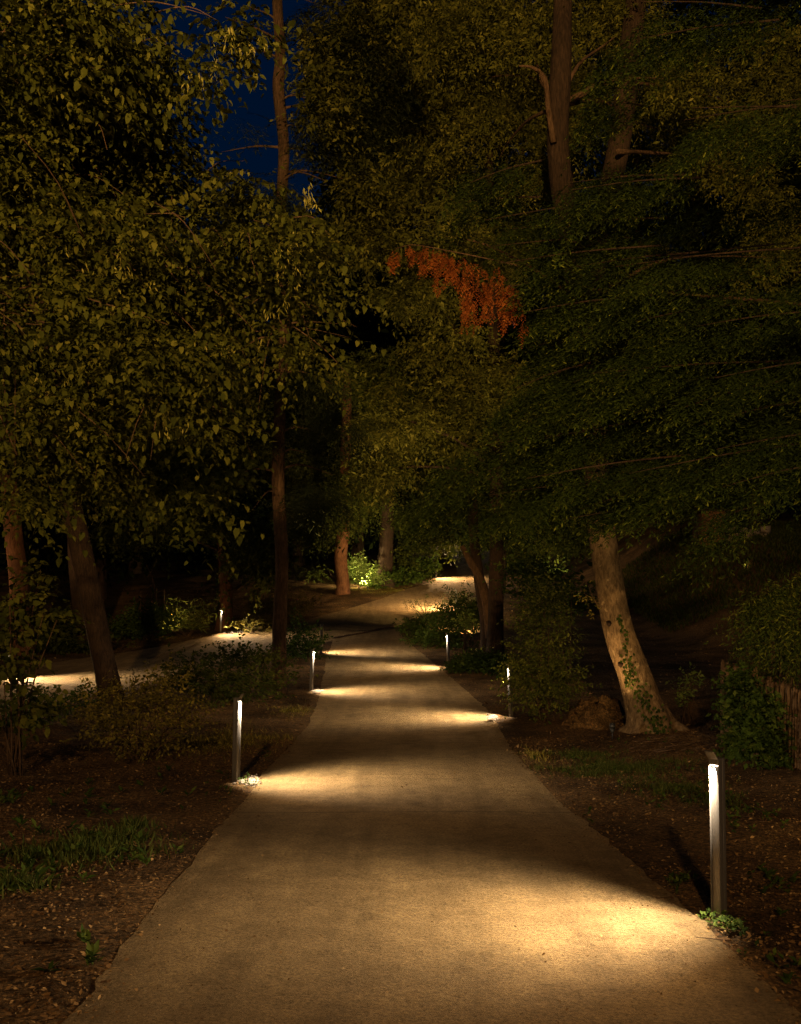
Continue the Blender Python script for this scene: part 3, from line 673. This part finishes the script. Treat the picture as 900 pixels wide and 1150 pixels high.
crown('crown', TC, 1500, 9, .2, .13, .7, OVAL, M['dark'], r, .3, .6)
r, Y_, P = tree(93, 731, 'dark forked trunk standing just behind the left leaning trunk', [(93, 722, 10), (91, 690, 9), (87, 650, 8.5), (84, 600, 8), (82, 480, 7)], M['bark_dark'], name='broadleaf_tree', seed=16, nz=.12)
TC = pclumps([(90,480,36,70,40,1.5),(60,420,37,60,50,2)])
crown('crown', TC, 1100, 9, .2, .13, .7, OVAL, M['dark'], r, .3, .6)
r, Y_, P = tree(252, 708, 'trunk wrapped in ivy beside the bollard beyond the side path', [(252, 704, 8.5), (253, 670, 8), (252, 620, 7.5), (250, 550, 7), (246, 400, 5.5), (243, 280, 3)], M['bark_red'], name='broadleaf_tree', seed=9)
TC = pclumps([(230,580,38,50,36,1.5),(285,600,38,40,40,1.3),(200,520,39,70,50,2),(290,500,39,60,50,2),(350,560,40,35,50,1.5),(160,600,38,50,22,1.2),(240,420,39,70,60,2),(300,640,38,22,22,.7)])
crown('crown', sub(TC, 5, .45, .6), 6500, 9, .15, .085, .6, OVAL, M['maple'], r, .35, .6, (0, -.2, -.1))
limbs_to(r, M['bark_dark'], P, TC, .07, 6)
th = R.uniform(-3.3, .2, 260); hh = R.uniform(0, 1, 260)
ip = np.array([tuple(px(252+math.cos(a)*9, 706-h_*100, Y_+math.sin(a)*.27)) for a, h_ in zip(th, hh)]); n = len(ip)
leaves_obj('ivy', ip, R.normal(0, .6, (n, 3))+np.array([0, -.1, -.6]), np.column_stack([np.cos(th), np.sin(th), R.normal(.2, .2, n)]), .12+.05*R.random(n), .1+.04*R.random(n), LOBE, M['green'], r)
r, Y_, P = tree(385, 668, 'orange-lit trunk left of the glowing fern', [(385, 664, 8), (385, 650, 7), (383, 625, 7), (386, 596, 7), (388, 540, 6.5), (390, 420, 5)], M['bark_red'], name='broadleaf_tree', seed=12, flare=.15)
TC = pclumps([(400,560,48,50,38,2),(350,590,50,30,30,1.6),(430,520,50,40,40,2),(385,480,52,35,50,2),(440,450,50,40,50,2),(360,640,52,10,8,.5)])
footcut = lambda P: (lambda X, Y: (Y > 598) & (X > 368) & (X < 452))(P[:, 0]/P[:, 1]*F+450, YH-(P[:, 2]-CAMZ)/P[:, 1]*F)
crown('crown', sub(TC, 5, .45, .6), 6500, 9, .15, .075, .8, OVAL, M['maple'], r, .3, .6, (0, -.2, -.1), cut=footcut)
limbs_to(r, M['bark_dark'], P, TC, .1, 6)
r, Y_, P = tree(434, 659, 'darker broad trunk right of the glowing fern', [(434, 656, 9.5), (433, 640, 8.5), (434, 600, 8), (436, 540, 7), (440, 420, 5)], M['bark_dark'], name='broadleaf_tree', seed=13)
TC = pclumps([(470,580,52,30,24,2),(455,630,52,12,18,.8),(500,560,54,40,26,2),(480,610,53,26,16,1),(520,600,60,40,24,2),(590,600,56,40,34,2.5),(545,630,60,22,14,1.3),(630,600,50,26,36,2),(500,500,54,70,40,2)])
bendcut = lambda P: (lambda X, Y: (Y > 618) & (X > 462) & (X < 560))(P[:, 0]/P[:, 1]*F+450, YH-(P[:, 2]-CAMZ)/P[:, 1]*F)
crown('crown', sub(TC, 5, .45, .6), 11000, 9, .15, .075, .7, OVAL, M['maple'], r, .3, .6, (0, -.2, -.1), cut=bendcut)
# ivy and leaves on the slope below it
# tall dark trees closing the view
BK = [(-60,50,-60),(30,58,-80),(110,47,40),(150,56,120),(245,66,225),(335,60,235),(402,57,20),(436,64,-60),(500,66,-100),(560,50,-120),(640,60,-120),(715,62,-100),(780,58,-120),(850,46,-120),(930,54,-120),(990,44,-100)]
for k, (x, d, top) in enumerate(BK):
    X = (x-450)/F*d; z = gz(X, d)
    h_ = CAMZ+(YH-top)/F*d-z
    nm = 'tall dark tree closing the view in the background'
    r = empty('tall_tree', (X, d, z), nm, 'tree', 'tall unlit trees closing the view')
    tube('trunk', [(X, d, z-.2), (X+.1, d, z+h_*.5), (X-.1, d, z+h_*.93)], [.34, .26, .05], M['bark_dark'], r, 10, .08, .4, k, 4)
    cl = []
    nb = 11
    for j in range(nb):
        t = (j+.2)/nb; rr = (3.6-2.5*t)*R.uniform(.85, 1.15)
        cl.append((X+R.normal(0, .5), d+R.normal(0, .4), z+h_*(.13+.85*t), rr, rr, h_/nb*.8))
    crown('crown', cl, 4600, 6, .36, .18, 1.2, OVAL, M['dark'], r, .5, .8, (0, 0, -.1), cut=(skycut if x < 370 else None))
# far wood beyond
cl = [(R.uniform(-75, 75), R.uniform(84, 105), 9+R.uniform(2, 12), 7, 5, 7) for k in range(46)]
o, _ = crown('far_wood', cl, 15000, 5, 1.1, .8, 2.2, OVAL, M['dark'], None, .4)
tag(o, 'black mass of far woodland on the slope', 'woodland', None, 'stuff')

# ---------------------------------------------------------------- shrubs and plants
def sub_rows(rows):
    return [(a+R.normal(0, rx*.6), b+R.normal(0, ry*.6), dd+R.normal(0, .1), rx*.5, ry*.4, rz*.6) for (a, b, dd, rx, ry, rz) in rows for _ in range(4)]
def shrub(x, y, label, rows, n, nl, L, W, mat, slen=.3, tmpl=OVAL, stems=6, name='shrub', droop=.15, bias=(0, 0, .35), d=None, group=None, top=None, jit=.35):
    X, Y = gpx(x, y) if d is None else ((x-450)/F*d, d)
    z = gz(X, Y); r = empty(name, (X, Y, z), label, 'plant' if name not in ('shrub', 'bush') else 'shrub', group)
    cl = pclumps([(a, b, Y+dd, rx, ry, rz) for (a, b, dd, rx, ry, rz) in rows])
    # keep every leaf above the ground
    def low(P): return P[:, 2] < g0(P[:, 0], P[:, 1])+.03
    crown('foliage', cl, n, nl, L, W, slen, tmpl, mat, r, droop, .7, bias, jit=jit, cut=low)
    if stems:
        mb = MB()
        for k in range(stems):
            c = cl[k % len(cl)]; e_ = Vector((c[0]+R.normal(0, c[3]*.5), c[1]+R.normal(0, c[4]*.5), c[2]+c[5]*R.uniform(0, .8)))
            s0 = Vector((X+R.normal(0, .06), Y+R.normal(0, .06), z-.03)); m_ = s0.lerp(e_, .5)+Vector((0, 0, .1*(e_-s0).length))
            V, Fs = tube_data([s0, m_, e_], [.011, .008, .003], 6, 0, 0, 0, 3); mb.add(V, Fs)
        mb.obj('stems', M['dark' if name == 'seed_spikes' else 'twig'], r, True)
    if top: crown('flower', pclumps([(a, b, Y+dd, rx, ry, rz) for (a, b, dd, rx, ry, rz) in top[0]]), top[1], 6, top[2], top[2]*.8, .06, OVAL, top[3], r, 0, 1, (0, 0, .4))
    return r
shrub(160, 860, 'sparse yellow-leaved shrub in front of the left leaning trunk', [(150,800,0,46,30,.5),(185,785,.2,26,24,.3),(118,812,-.2,26,24,.4),(212,812,0,22,12,.3),(160,838,-.2,36,14,.4)], 620, 9, .046, .026, M['shrub'], .3, stems=14)
shrub(45, 815, 'low dark bush at the left in front of the side path', [(40,797,0,36,12,.6),(80,790,.3,24,10,.4),(20,815,-.5,30,16,.4)], 420, 8, .06, .035, M['green'], .3)
shrub(250, 790, 'dark spreading bush behind the second bollard on the left', [(235,765,0,46,16,1.),(290,756,.5,30,24,.7),(212,752,.8,20,14,.5),(262,778,-.6,50,14,.6),(262,740,.6,14,12,.4)], 560, 9, .085, .05, M['maple'], .4, name='bush')
shrub(345, 742, 'low green bush between the slim trunk and the fork bollard', [(340,722,0,18,20,.6),(335,735,0,24,10,.5),(352,728,.2,9,8,.3)], 320, 8, .09, .05, M['green'], .4)
shrub(322, 701, 'flowering perennials with pinkish heads beyond the side path', [(290,690,0,14,14,.8),(318,688,.2,20,12,.8),(342,685,.4,14,10,.7)], 620, 7, .1, .035, M['shrub'], .6, bias=(0, 0, 1.2), top=([(330,676,.3,22,3,.6)], 30, .06, M['pink']), name='perennials')
shrub(210, 716, 'tall pale grass-like clump lit beside the far left bollard', [(207,707,0,12,3,.3),(222,708,.2,9,3,.3),(190,708,0,8,3,.3)], 210, 7, .22, .03, M['shrub_green'], 1.1, bias=(0, 0, 1.5), name='ornamental_grass')
shrub(168, 722, 'darker leafy clump under the staked sapling', [(162,700,0,14,18,.6),(180,702,0,14,16,.5),(140,712,0,24,9,.6)], 420, 8, .14, .06, M['green'], .5, bias=(0, 0, 1.))
shrub(60, 735, 'low green undergrowth beyond the left side path', [(60,726,0,60,6,.8),(75,705,1,14,16,.6)], 420, 8, .14, .08, M['maple'], .4)
shrub(285, 712, 'short bright weeds beside the lit gravel beyond the side path', [(280,704,.5,20,6,.5)], 120, 8, .1, .04, M['shrub'], .3)
shrub(612, 812, 'tall loose shrub behind the bollard right of the path', [(608,740,0,30,50,.6),(612,685,.2,24,34,.5),(600,775,-.1,26,24,.5),(630,765,.1,18,30,.4),(585,760,-.1,14,26,.3)], 1150, 9, .06, .028, M['shrub_green'], .32, stems=10, bias=(0, 0, .2))
shrub(640, 735, 'dark bush behind the tall loose shrub', [(625,670,0,30,26,1.),(600,650,1,30,18,1)], 420, 8, .1, .06, M['green'], .4, d=22, name='bush')
shrub(515, 728, 'leafy bush with pale round flower heads left of the twin trunks', [(515,690,0,20,22,.8),(500,705,-.3,22,14,.6),(530,700,0,12,20,.5)], 800, 8, .09, .05, M['green'], .4, bias=(0, 0, .4), top=([(512,668,-.3,18,3,.4),(505,675,-.5,14,3,.3),(530,674,-.3,12,3,.3)], 46, .07, M['flower']))
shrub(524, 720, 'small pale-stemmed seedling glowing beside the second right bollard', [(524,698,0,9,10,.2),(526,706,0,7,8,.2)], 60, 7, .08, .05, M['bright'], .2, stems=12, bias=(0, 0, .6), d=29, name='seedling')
shrub(476, 722, 'low ground plants in the point between the two paths', [(470,705,0,22,7,.8),(490,718,-1.5,30,9,.9),(515,735,-2.5,26,9,.9)], 900, 7, .085, .045, M['green'], .25, stems=0, name='ground_cover_bush')
shrub(478, 700, 'thin dark seed spikes standing before the upper path', [(460,683,0,4,8,.1),(468,681,0,4,8,.1),(478,679,.2,4,9,.1),(487,684,.2,5,7,.1),(495,684,.2,4,6,.1)], 46, 8, .07, .02, M['dark'], .25, stems=16, bias=(0, 0, 2.), name='seed_spikes')
shrub(548, 758, 'green low weeds at the foot of the twin trunks', [(545,744,0,22,8,.7),(522,748,.3,18,7,.6),(570,752,-.5,16,10,.5)], 560, 7, .09, .05, M['green'], .25, stems=0, name='bush')
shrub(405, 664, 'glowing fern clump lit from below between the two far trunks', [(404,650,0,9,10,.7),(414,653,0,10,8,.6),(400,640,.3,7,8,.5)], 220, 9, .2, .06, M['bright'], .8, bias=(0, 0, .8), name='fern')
shrub(455, 659, 'low dark ground plants on the bank under the far trunks', [(455,648,0,22,7,1.2),(425,658,-.5,18,3,.6),(478,640,1,14,10,1)], 420, 7, .16, .1, M['green'], .4, stems=0, name='bush')
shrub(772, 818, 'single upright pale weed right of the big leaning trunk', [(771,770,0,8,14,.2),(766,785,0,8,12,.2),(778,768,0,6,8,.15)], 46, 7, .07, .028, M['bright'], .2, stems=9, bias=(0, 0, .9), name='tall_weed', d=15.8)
shrub(735, 830, 'short weeds growing at the foot of the big leaning trunk', [(728,815,-.9,14,8,.15),(745,818,-.7,10,8,.2)], 60, 7, .06, .03, M['shrub'], .2, stems=6, name='weeds', d=16.5)
# right bank: fence of stakes with ivy
shrub(870, 860, 'large drooping creeper mass hanging over the stake fence at the right', sub_rows([(885,690,0,34,26,.5),(910,650,.3,34,22,.5),(862,710,.3,14,18,.3),(895,735,-.1,28,9,.3),(848,685,.3,8,10,.3),(872,662,.4,18,10,.3),(862,738,.1,8,10,.2)]), 1100, 11, .065, .014, M['cedar'], .34, stems=10, droop=.8, bias=(-.5, -.2, -.2), d=12.2, name='creeper')
shrub(850, 870, 'low ivy growing in front of the stake fence', sub_rows([(832,805,.2,10,28,.35),(850,830,-.2,20,18,.35),(885,845,-.4,20,30,.35),(832,775,.4,9,18,.3),(868,800,-.2,18,16,.2)]), 950, 8, .062, .045, M['green'], .22, stems=0, d=11.6, name='ivy', tmpl=LOBE)
A_ = px(812, 760, 13.2); B_ = px(925, 800, 10.4)
fr_ = empty('stake_fence', (A_.x, A_.y, gz(A_.x, A_.y)), 'weathered fence of close wooden stakes under the creeper at the right', 'fence')
N_ = 42
for k in range(N_):
    t = k/(N_-1); x = A_.x+(B_.x-A_.x)*t; y = A_.y+(B_.y-A_.y)*t; z = gz(x, y)
    top = A_.z+(B_.z-A_.z)*t+R.normal(0, .03)+.12; w_ = .031*R.uniform(.85, 1.1)
    V, Fs = tube_data([(x, y, z-.1), (x+R.normal(0, .012), y, (z+top)/2), (x+R.normal(0, .02), y+R.normal(0, .015), top), (x, y, top+.05)], [w_, w_, w_*.95, w_*.3], 9, .12, 0, k)
    mesh_obj('stake', np.array([tuple(v) for v in V]), Fs, M['wood'], fr_, True)
# left foreground sapling with hanging leaves
shrub(18, 830, 'leafy sapling with big leaves at the left edge of the picture', [(12,690,0,22,40,.3),(32,660,0,16,30,.2),(52,695,0,10,18,.15),(6,740,-.2,16,26,.2),(8,765,0,18,30,.3),(20,800,0,24,18,.3)], 170, 7, .075, .055, M['linden'], .3, HEART, 9, 'sapling', d=11, bias=(.5, 0, .1))
# second-row staked sapling
X, Y = gpx(172, 706); z = gz(X, Y)
r = empty('staked_sapling', (X, Y, z), 'thin young tree tied between wooden stakes beyond the side path', 'tree')
tube('trunk', [(X, Y, z), (X+.05, Y, z+1.6), px(162, 628, Y)], [.03, .025, .01], M['twig'], r, 8)
limb(r, M['twig'], [px(165,650,Y), px(172,638,Y), px(178,624,Y)], [.014, .01, .004], 0, 6); limb(r, M['twig'], [px(166,655,Y), px(160,640,Y), px(157,628,Y)], [.014, .01, .004], 0, 6)
for (x, y) in ((158, 661), (170, 652), (176, 660), (185, 662)):
    q = px(x, y, Y+R.normal(0, .3)); mb = MB(); mb.cyl((q.x, q.y, gz(q.x, q.y)-.1), q, .036, .034, 10); mb.obj('stake', M['wood'], r, True)
mb = MB(); mb.cyl(px(156,665,Y), px(171,657,Y), .025, .025, 8); mb.obj('crossbar', M['wood'], r, True)
mb = MB(); mb.cyl(px(174,664,Y), px(187,664,Y), .025, .025, 8); mb.obj('crossbar', M['wood'], r, True)
# earth-covered stump left of the big trunk
X, Y = gpx(678, 822); z = gz(X, Y)
V = []; Fs = []; nu, nv = 36, 16
for j in range(nv):
    for k in range(nu):
        a = 2*math.pi*k/nu; b_ = .5*math.pi*j/(nv-1)
        rr = 1+.16*math.sin(3*a+1)+.14*math.sin(7*a+b_*5)+.12*math.sin(13*a-b_*9)*.5+R.normal(0, .025)
        V.append((X+math.cos(a)*math.cos(b_)*.52*rr, Y+.4+math.sin(a)*math.cos(b_)*.45*rr, z-.1+math.sin(b_)*.42*rr*(1+.1*math.sin(4*a))))
for j in range(nv-1):
    for k in range(nu):
        a = j*nu+k; b_ = j*nu+(k+1) % nu; Fs.append((a, b_, b_+nu, a+nu))
tag(mesh_obj('tree_stump', np.array(V), Fs, M['soil'], None, True), 'rough earthy old stump just left of the big leaning trunk', 'stump')
# distant hut on the right slope
X, Y = (806-450)/F*44, 44.; z = CAMZ-(603-YH)/F*44-.3
r = empty('hut', (X, Y, z), 'small ochre-walled hut corner on the grassy slope at the far right', 'building')
V = [px(793,583,44), px(811,600,44), px(812,603,44), px(797,598,44)]
mb = MB(); mb.box(X-.45, X+.35, Y, Y+2.2, z-1, z+1.4); mb.obj('wall', M['plaster'], r)
mb = MB(); mb.box(X-.6, X+.5, Y-.15, Y+2.4, z+1.403, z+1.5); mb.obj('roof', M['bark_dark'], r)
mb = MB()
for k in range(26):
    q = px(R.uniform(820, 864), R.uniform(594, 607), 43+R.normal(0, .2)); s_ = R.uniform(.1, .2); mb.box(-s_, s_, -s_, s_, -s_*.6, s_*.6, Matrix.Translation(q) @ Matrix.Rotation(R.uniform(-.5, .5), 4, 'Z') @ Matrix.Rotation(R.uniform(-.3, .3), 4, 'Y'))
tag(mb.obj('rubble_wall', M['stone']), 'tumbled pale stone wall beside the hut on the far slope', 'wall')
garden_spot(13., 38.5, gz(13., 38.5), 'added garden spotlight below the grassy slope at the far right', (14.2, 44, 4.2), 10, 80, (1, .7, .3))  # added lamp to pick out the far slope and hut

# ---------------------------------------------------------------- grass, litter, loose stones
def scatter(name, n, xr, yr, dens, make, kindlabel):
    pass
def blades(name, patches, L, W, mat, label, cat='grass'):
    Ps = []
    for (x, y, rx, ry, n) in patches:        # world ellipses
        u = np.abs(R.normal(0, .55, n)); a = R.uniform(0, 6.283, n)
        px_ = x+rx*u*np.cos(a)*(1+.3*np.sin(a*3)); py_ = y+ry*u*np.sin(a)*(1+.3*np.sin(a*4+1))
        Ps.append(np.column_stack([px_, py_]))
    Q = np.vstack(Ps); m = ~inside(Q[:, 0], Q[:, 1]); Q = Q[m]; n = len(Q)
    z = G(Q[:, 0], Q[:, 1])-.01
    D = unit(np.column_stack([R.normal(0, .45, n), R.normal(0, .45, n), np.ones(n)])); N = unit(np.column_stack([R.normal(0, 1, n), R.normal(-.5, 1, n), R.normal(0, .2, n)]))
    T = (np.array([(0,.5,0),(0,-.5,0),(.5,-.4,.0),(.5,.4,.0),(1,0,-2.2)]), None)
    T = (np.array([(0,.5,0),(0,-.5,0),(.45,-.42,-.3),(.45,.42,-.3),(.92,0,-2.2)]), np.array([(0,1,2),(0,2,3),(3,2,4)]))
    sz = .4+.9*R.random(n)
    o = leaves_obj(name, np.column_stack([Q, z]), D, N, L*sz, W*(.7+.6*R.random(n)), T, mat)
    tag(o, label, cat, None, 'stuff'); return o
def wp(x, y): return gpx(x, y)
def pat(x, y, rxpx, rym, n):
    X, Y = gpx(x, y); return (X, Y, rxpx*Y/F, rym, n)
blades('grass_patch', [pat(690,866,90,.8,4200), pat(655,850,40,.5,1600), pat(755,890,50,.6,1700), pat(810,905,30,.5,500)], .075, .008, M['grass'], 'low green grass patch below the big leaning trunk')
blades('weed_patch', [pat(80,965,95,.35,1700), pat(20,1005,40,.2,400), pat(130,950,50,.25,700), pat(150,935,30,.3,250)], .11, .011, M['grass'], 'green weedy grass on the left verge in the foreground')
blades('verge_grass', [pat(250,835,90,1.6,3800), pat(330,800,30,1,700), pat(600,850,20,1,400), pat(300,700,90,2.5,5200), pat(440,664,60,2.2,3500), pat(820,640,70,4,1) ], .08, .008, M['shrub'], 'thin scattered grass on the dark verges')
n = 22000; X = R.uniform(9.5, 22, n); Y = R.uniform(36, 50, n); z = G(X, Y)
o = leaves_obj('slope_grass', np.column_stack([X, Y, z]), unit(np.column_stack([R.normal(0, .4, n), R.normal(0, .4, n), np.ones(n)])), R.normal(0, 1, (n, 3)), .16+.1*R.random(n), .03+.02*R.random(n), OVAL, M['grass']); tag(o, 'grass on the far lit slope', 'grass', None, 'stuff')
# broad-leaved weeds
def weeds(label, rows, L, W, mat, tm=OVAL, name='weed_leaves'):
    Ps, Ds, Ns = [], [], []
    for (x, y, cnt, spread_px) in rows:
        for k in range(cnt):
            X, Y = gpx(x+R.normal(0, spread_px), y+R.normal(0, spread_px*.45)); X, Y = float(X), float(Y)
            if inside(np.array([X]), np.array([Y]))[0]: continue
            z = gz(X, Y)
            for j in range(int(R.integers(5, 9))):
                a = R.uniform(0, 6.28); Ps.append((X+R.normal(0, .01), Y+R.normal(0, .01), z+R.uniform(.0, .05))); Ds.append((math.cos(a), math.sin(a), R.uniform(.2, 1.2))); Ns.append((R.normal(0, .3), R.normal(0, .3), 1))
    n = len(Ps); sz = .6+.7*R.random(n)
    o = leaves_obj(name, np.array(Ps), np.array(Ds), np.array(Ns), L*sz, W*sz, tm, mat); tag(o, label, 'weeds', None, 'stuff')
weeds('bright little weeds and clover around the nearest bollard and path edge', [(765,998,12,8),(800,1035,8,8),(825,1050,16,9),(815,1040,8,10),(850,1075,5,14),(760,1000,5,5)], .036, .02, M['green'])
weeds('broad-leaved weeds scattered in the left verge grass', [(60,960,26,40),(120,960,24,30),(30,1000,14,24),(200,900,10,40),(110,1080,8,30),(60,900,10,30),(10,900,10,8)], .075, .03, M['green'])
weeds('scattered weeds on the right verge below the tree', [(840,930,16,30),(700,870,40,50),(650,930,10,20),(870,1000,14,26),(780,900,26,30),(890,1100,6,12)], .05, .026, M['green'])
weeds('small weeds beside the left bollard', [(275,880,8,6),(250,890,8,14),(300,850,8,8)], .035, .018, M['green'])
# dry leaves
def litter(n, xr, yr, L, label, name, pw=1.):
    X = R.uniform(*xr, n); Y = yr[0]+(yr[1]-yr[0])*R.random(n)**pw
    m = ~inside(X, Y) | (edge_dist(X, Y) < .13*R.random(n)**2.2); X = X[m]; Y = Y[m]
    cl_ = (np.sin(X*1.7+Y*.9)+np.sin(Y*1.3-X*2.3)+np.sin(X*3.1+2*np.sin(Y*2.2))) > R.uniform(-3.2, 1.5, len(X)); X = X[cl_]; Y = Y[cl_]
    n = len(X); z = G(X, Y)+R.uniform(.0, .018, n); a = R.uniform(0, 6.283, n)
    o = leaves_obj(name, np.column_stack([X, Y, z]), np.column_stack([np.cos(a), np.sin(a), R.normal(.1, .35, n)]), np.column_stack([R.normal(0, .45, n), R.normal(0, .45, n), np.ones(n)]), *(lambda q: (L*q, L*.55*q*(.5+.8*R.random(n))))(.3+1.1*R.random(n)**2.6), OVAL, M['litter'], None, R.random(n)**1.3)
    tag(o, label, 'leaf litter', None, 'stuff')
litter(270000, (-5.5, 6.5), (2.6, 15), .03, 'dry brown leaves and twigs littering the near verges', 'leaf_litter', 1.5)
litter(45000, (-15, 15), (13, 50), .08, 'dry leaves over the ground under the trees', 'far_leaf_litter', 1.4)
# roots and twigs around the big trunk foot
mb = MB()
for k in range(70):
    X, Y = gpx(R.uniform(700, 800), R.uniform(822, 850)); a = R.uniform(-.6, .6); l_ = R.uniform(.1, .4); z = gz(X, Y)
    mb.cyl((X, Y, z+.01), (X+l_*math.cos(a), Y-l_*.4*math.sin(a), z+R.uniform(.0, .07)), R.uniform(.004, .011), .003, 5)
for k in range(420):
    X = float(R.choice([-1, 1])*R.uniform(1.7, 5)); Y = float(R.uniform(3.5, 13))
    if inside(np.array([X]), np.array([Y]))[0]: continue
    a = R.uniform(0, 6.28); l_ = R.uniform(.04, .22); z = gz(X, Y)
    mb.cyl((X, Y, z+.008), (X+l_*math.cos(a), Y+l_*math.sin(a), z+R.uniform(.005, .03)), R.uniform(.002, .005), .0015, 5)
tag(mb.obj('fallen_twigs', M['twig'], None, True), 'fallen twigs on the verges and around the foot of the big leaning trunk', 'twigs', None, 'stuff')
# crumbs on the path
n = 9000; X = R.uniform(-1.6, 1.6, n); Y = 3+12*R.random(n)**1.3; m = inside(X, Y) & (edge_dist(X, Y) < .03+1.7*R.random(n)**7); X = X[m]; Y = Y[m]; n = len(X)
z = g0(X, Y)+.012; a = R.uniform(0, 6.28, n)
o = leaves_obj('path_crumbs', np.column_stack([X, Y, z]), np.column_stack([np.cos(a), np.sin(a), R.normal(.2, .3, n)]), np.column_stack([R.normal(0, .4, n), R.normal(0, .4, n), np.ones(n)]), .012+.016*R.random(n)**3, .008+.01*R.random(n)**3, OVAL, M['litter']); tag(o, 'crumbs of dry leaf and grit on the path', 'grit', None, 'stuff')
n = 170; X = R.uniform(-1.65, 1.65, n); Y = R.uniform(3.2, 20, n); m = inside(X, Y) & ((edge_dist(X, Y) < .35) | (R.random(n) < .22)); X = X[m]; Y = Y[m]; n = len(X); z = g0(X, Y)+.012; a = R.uniform(0, 6.28, n)
o = leaves_obj('fallen_leaves', np.column_stack([X, Y, z]), np.column_stack([np.cos(a), np.sin(a), R.normal(.2, .25, n)]), np.column_stack([R.normal(0, .3, n), R.normal(0, .3, n), np.ones(n)]), .02+.03*R.random(n), .012+.016*R.random(n), OVAL, M['litter']); tag(o, 'few fallen leaves lying on the gravel path', 'fallen leaves', None, 'stuff')
# gravel patches at bollard feet
mb = MB()
for (cx, cy, rx, ry) in ((278,878,12,6),(552,807,6,3),(356,777,5,2),(275,711,24,3)):
    for k in range(220):
        X, Y = gpx(cx+R.normal(0, rx*.5), cy+R.normal(0, ry*.5)); s_ = R.uniform(.005, .014)*(1+Y*.03); z = gz(X, Y)
        mb.box(-s_, s_*R.uniform(.6, 1), -s_, s_, -s_, s_*.8, Matrix.Translation((X, Y, z+s_*.4)) @ Matrix.Rotation(R.uniform(0, 3), 4, 'Z') @ Matrix.Rotation(R.uniform(-.5, .5), 4, 'X'))
tag(mb.obj('gravel', M['stone']), 'loose pale gravel at the feet of the bollards', 'gravel', None, 'stuff')

# ---------------------------------------------------------------- camera and render settings
cam = bpy.data.cameras.new('camera'); co = bpy.data.objects.new('camera', cam); C.objects.link(co)
co.location = (0, 0, CAMZ); co.rotation_euler = (rd(90), 0, 0)
cam.sensor_fit = 'VERTICAL'; cam.sensor_height = 36; cam.sensor_width = 36*900/1150; cam.lens = 36*F/1150
cam.shift_y = (YH-575)/1150; cam.clip_start = .1; cam.clip_end = 2000
scene.camera = co
scene.view_settings.view_transform = 'Standard'; scene.view_settings.look = 'None'; scene.view_settings.exposure = 0; scene.view_settings.gamma = 1
scene.cycles.use_denoising = True; scene.cycles.denoising_prefilter = 'NONE'; scene.cycles.max_bounces = 5; scene.cycles.diffuse_bounces = 2; scene.cycles.transmission_bounces = 2; scene.cycles.glossy_bounces = 2
scene.cycles.sample_clamp_indirect = 2; scene.cycles.use_light_tree = True
for o in bpy.data.objects:
    if '_local' in o: del o['_local']
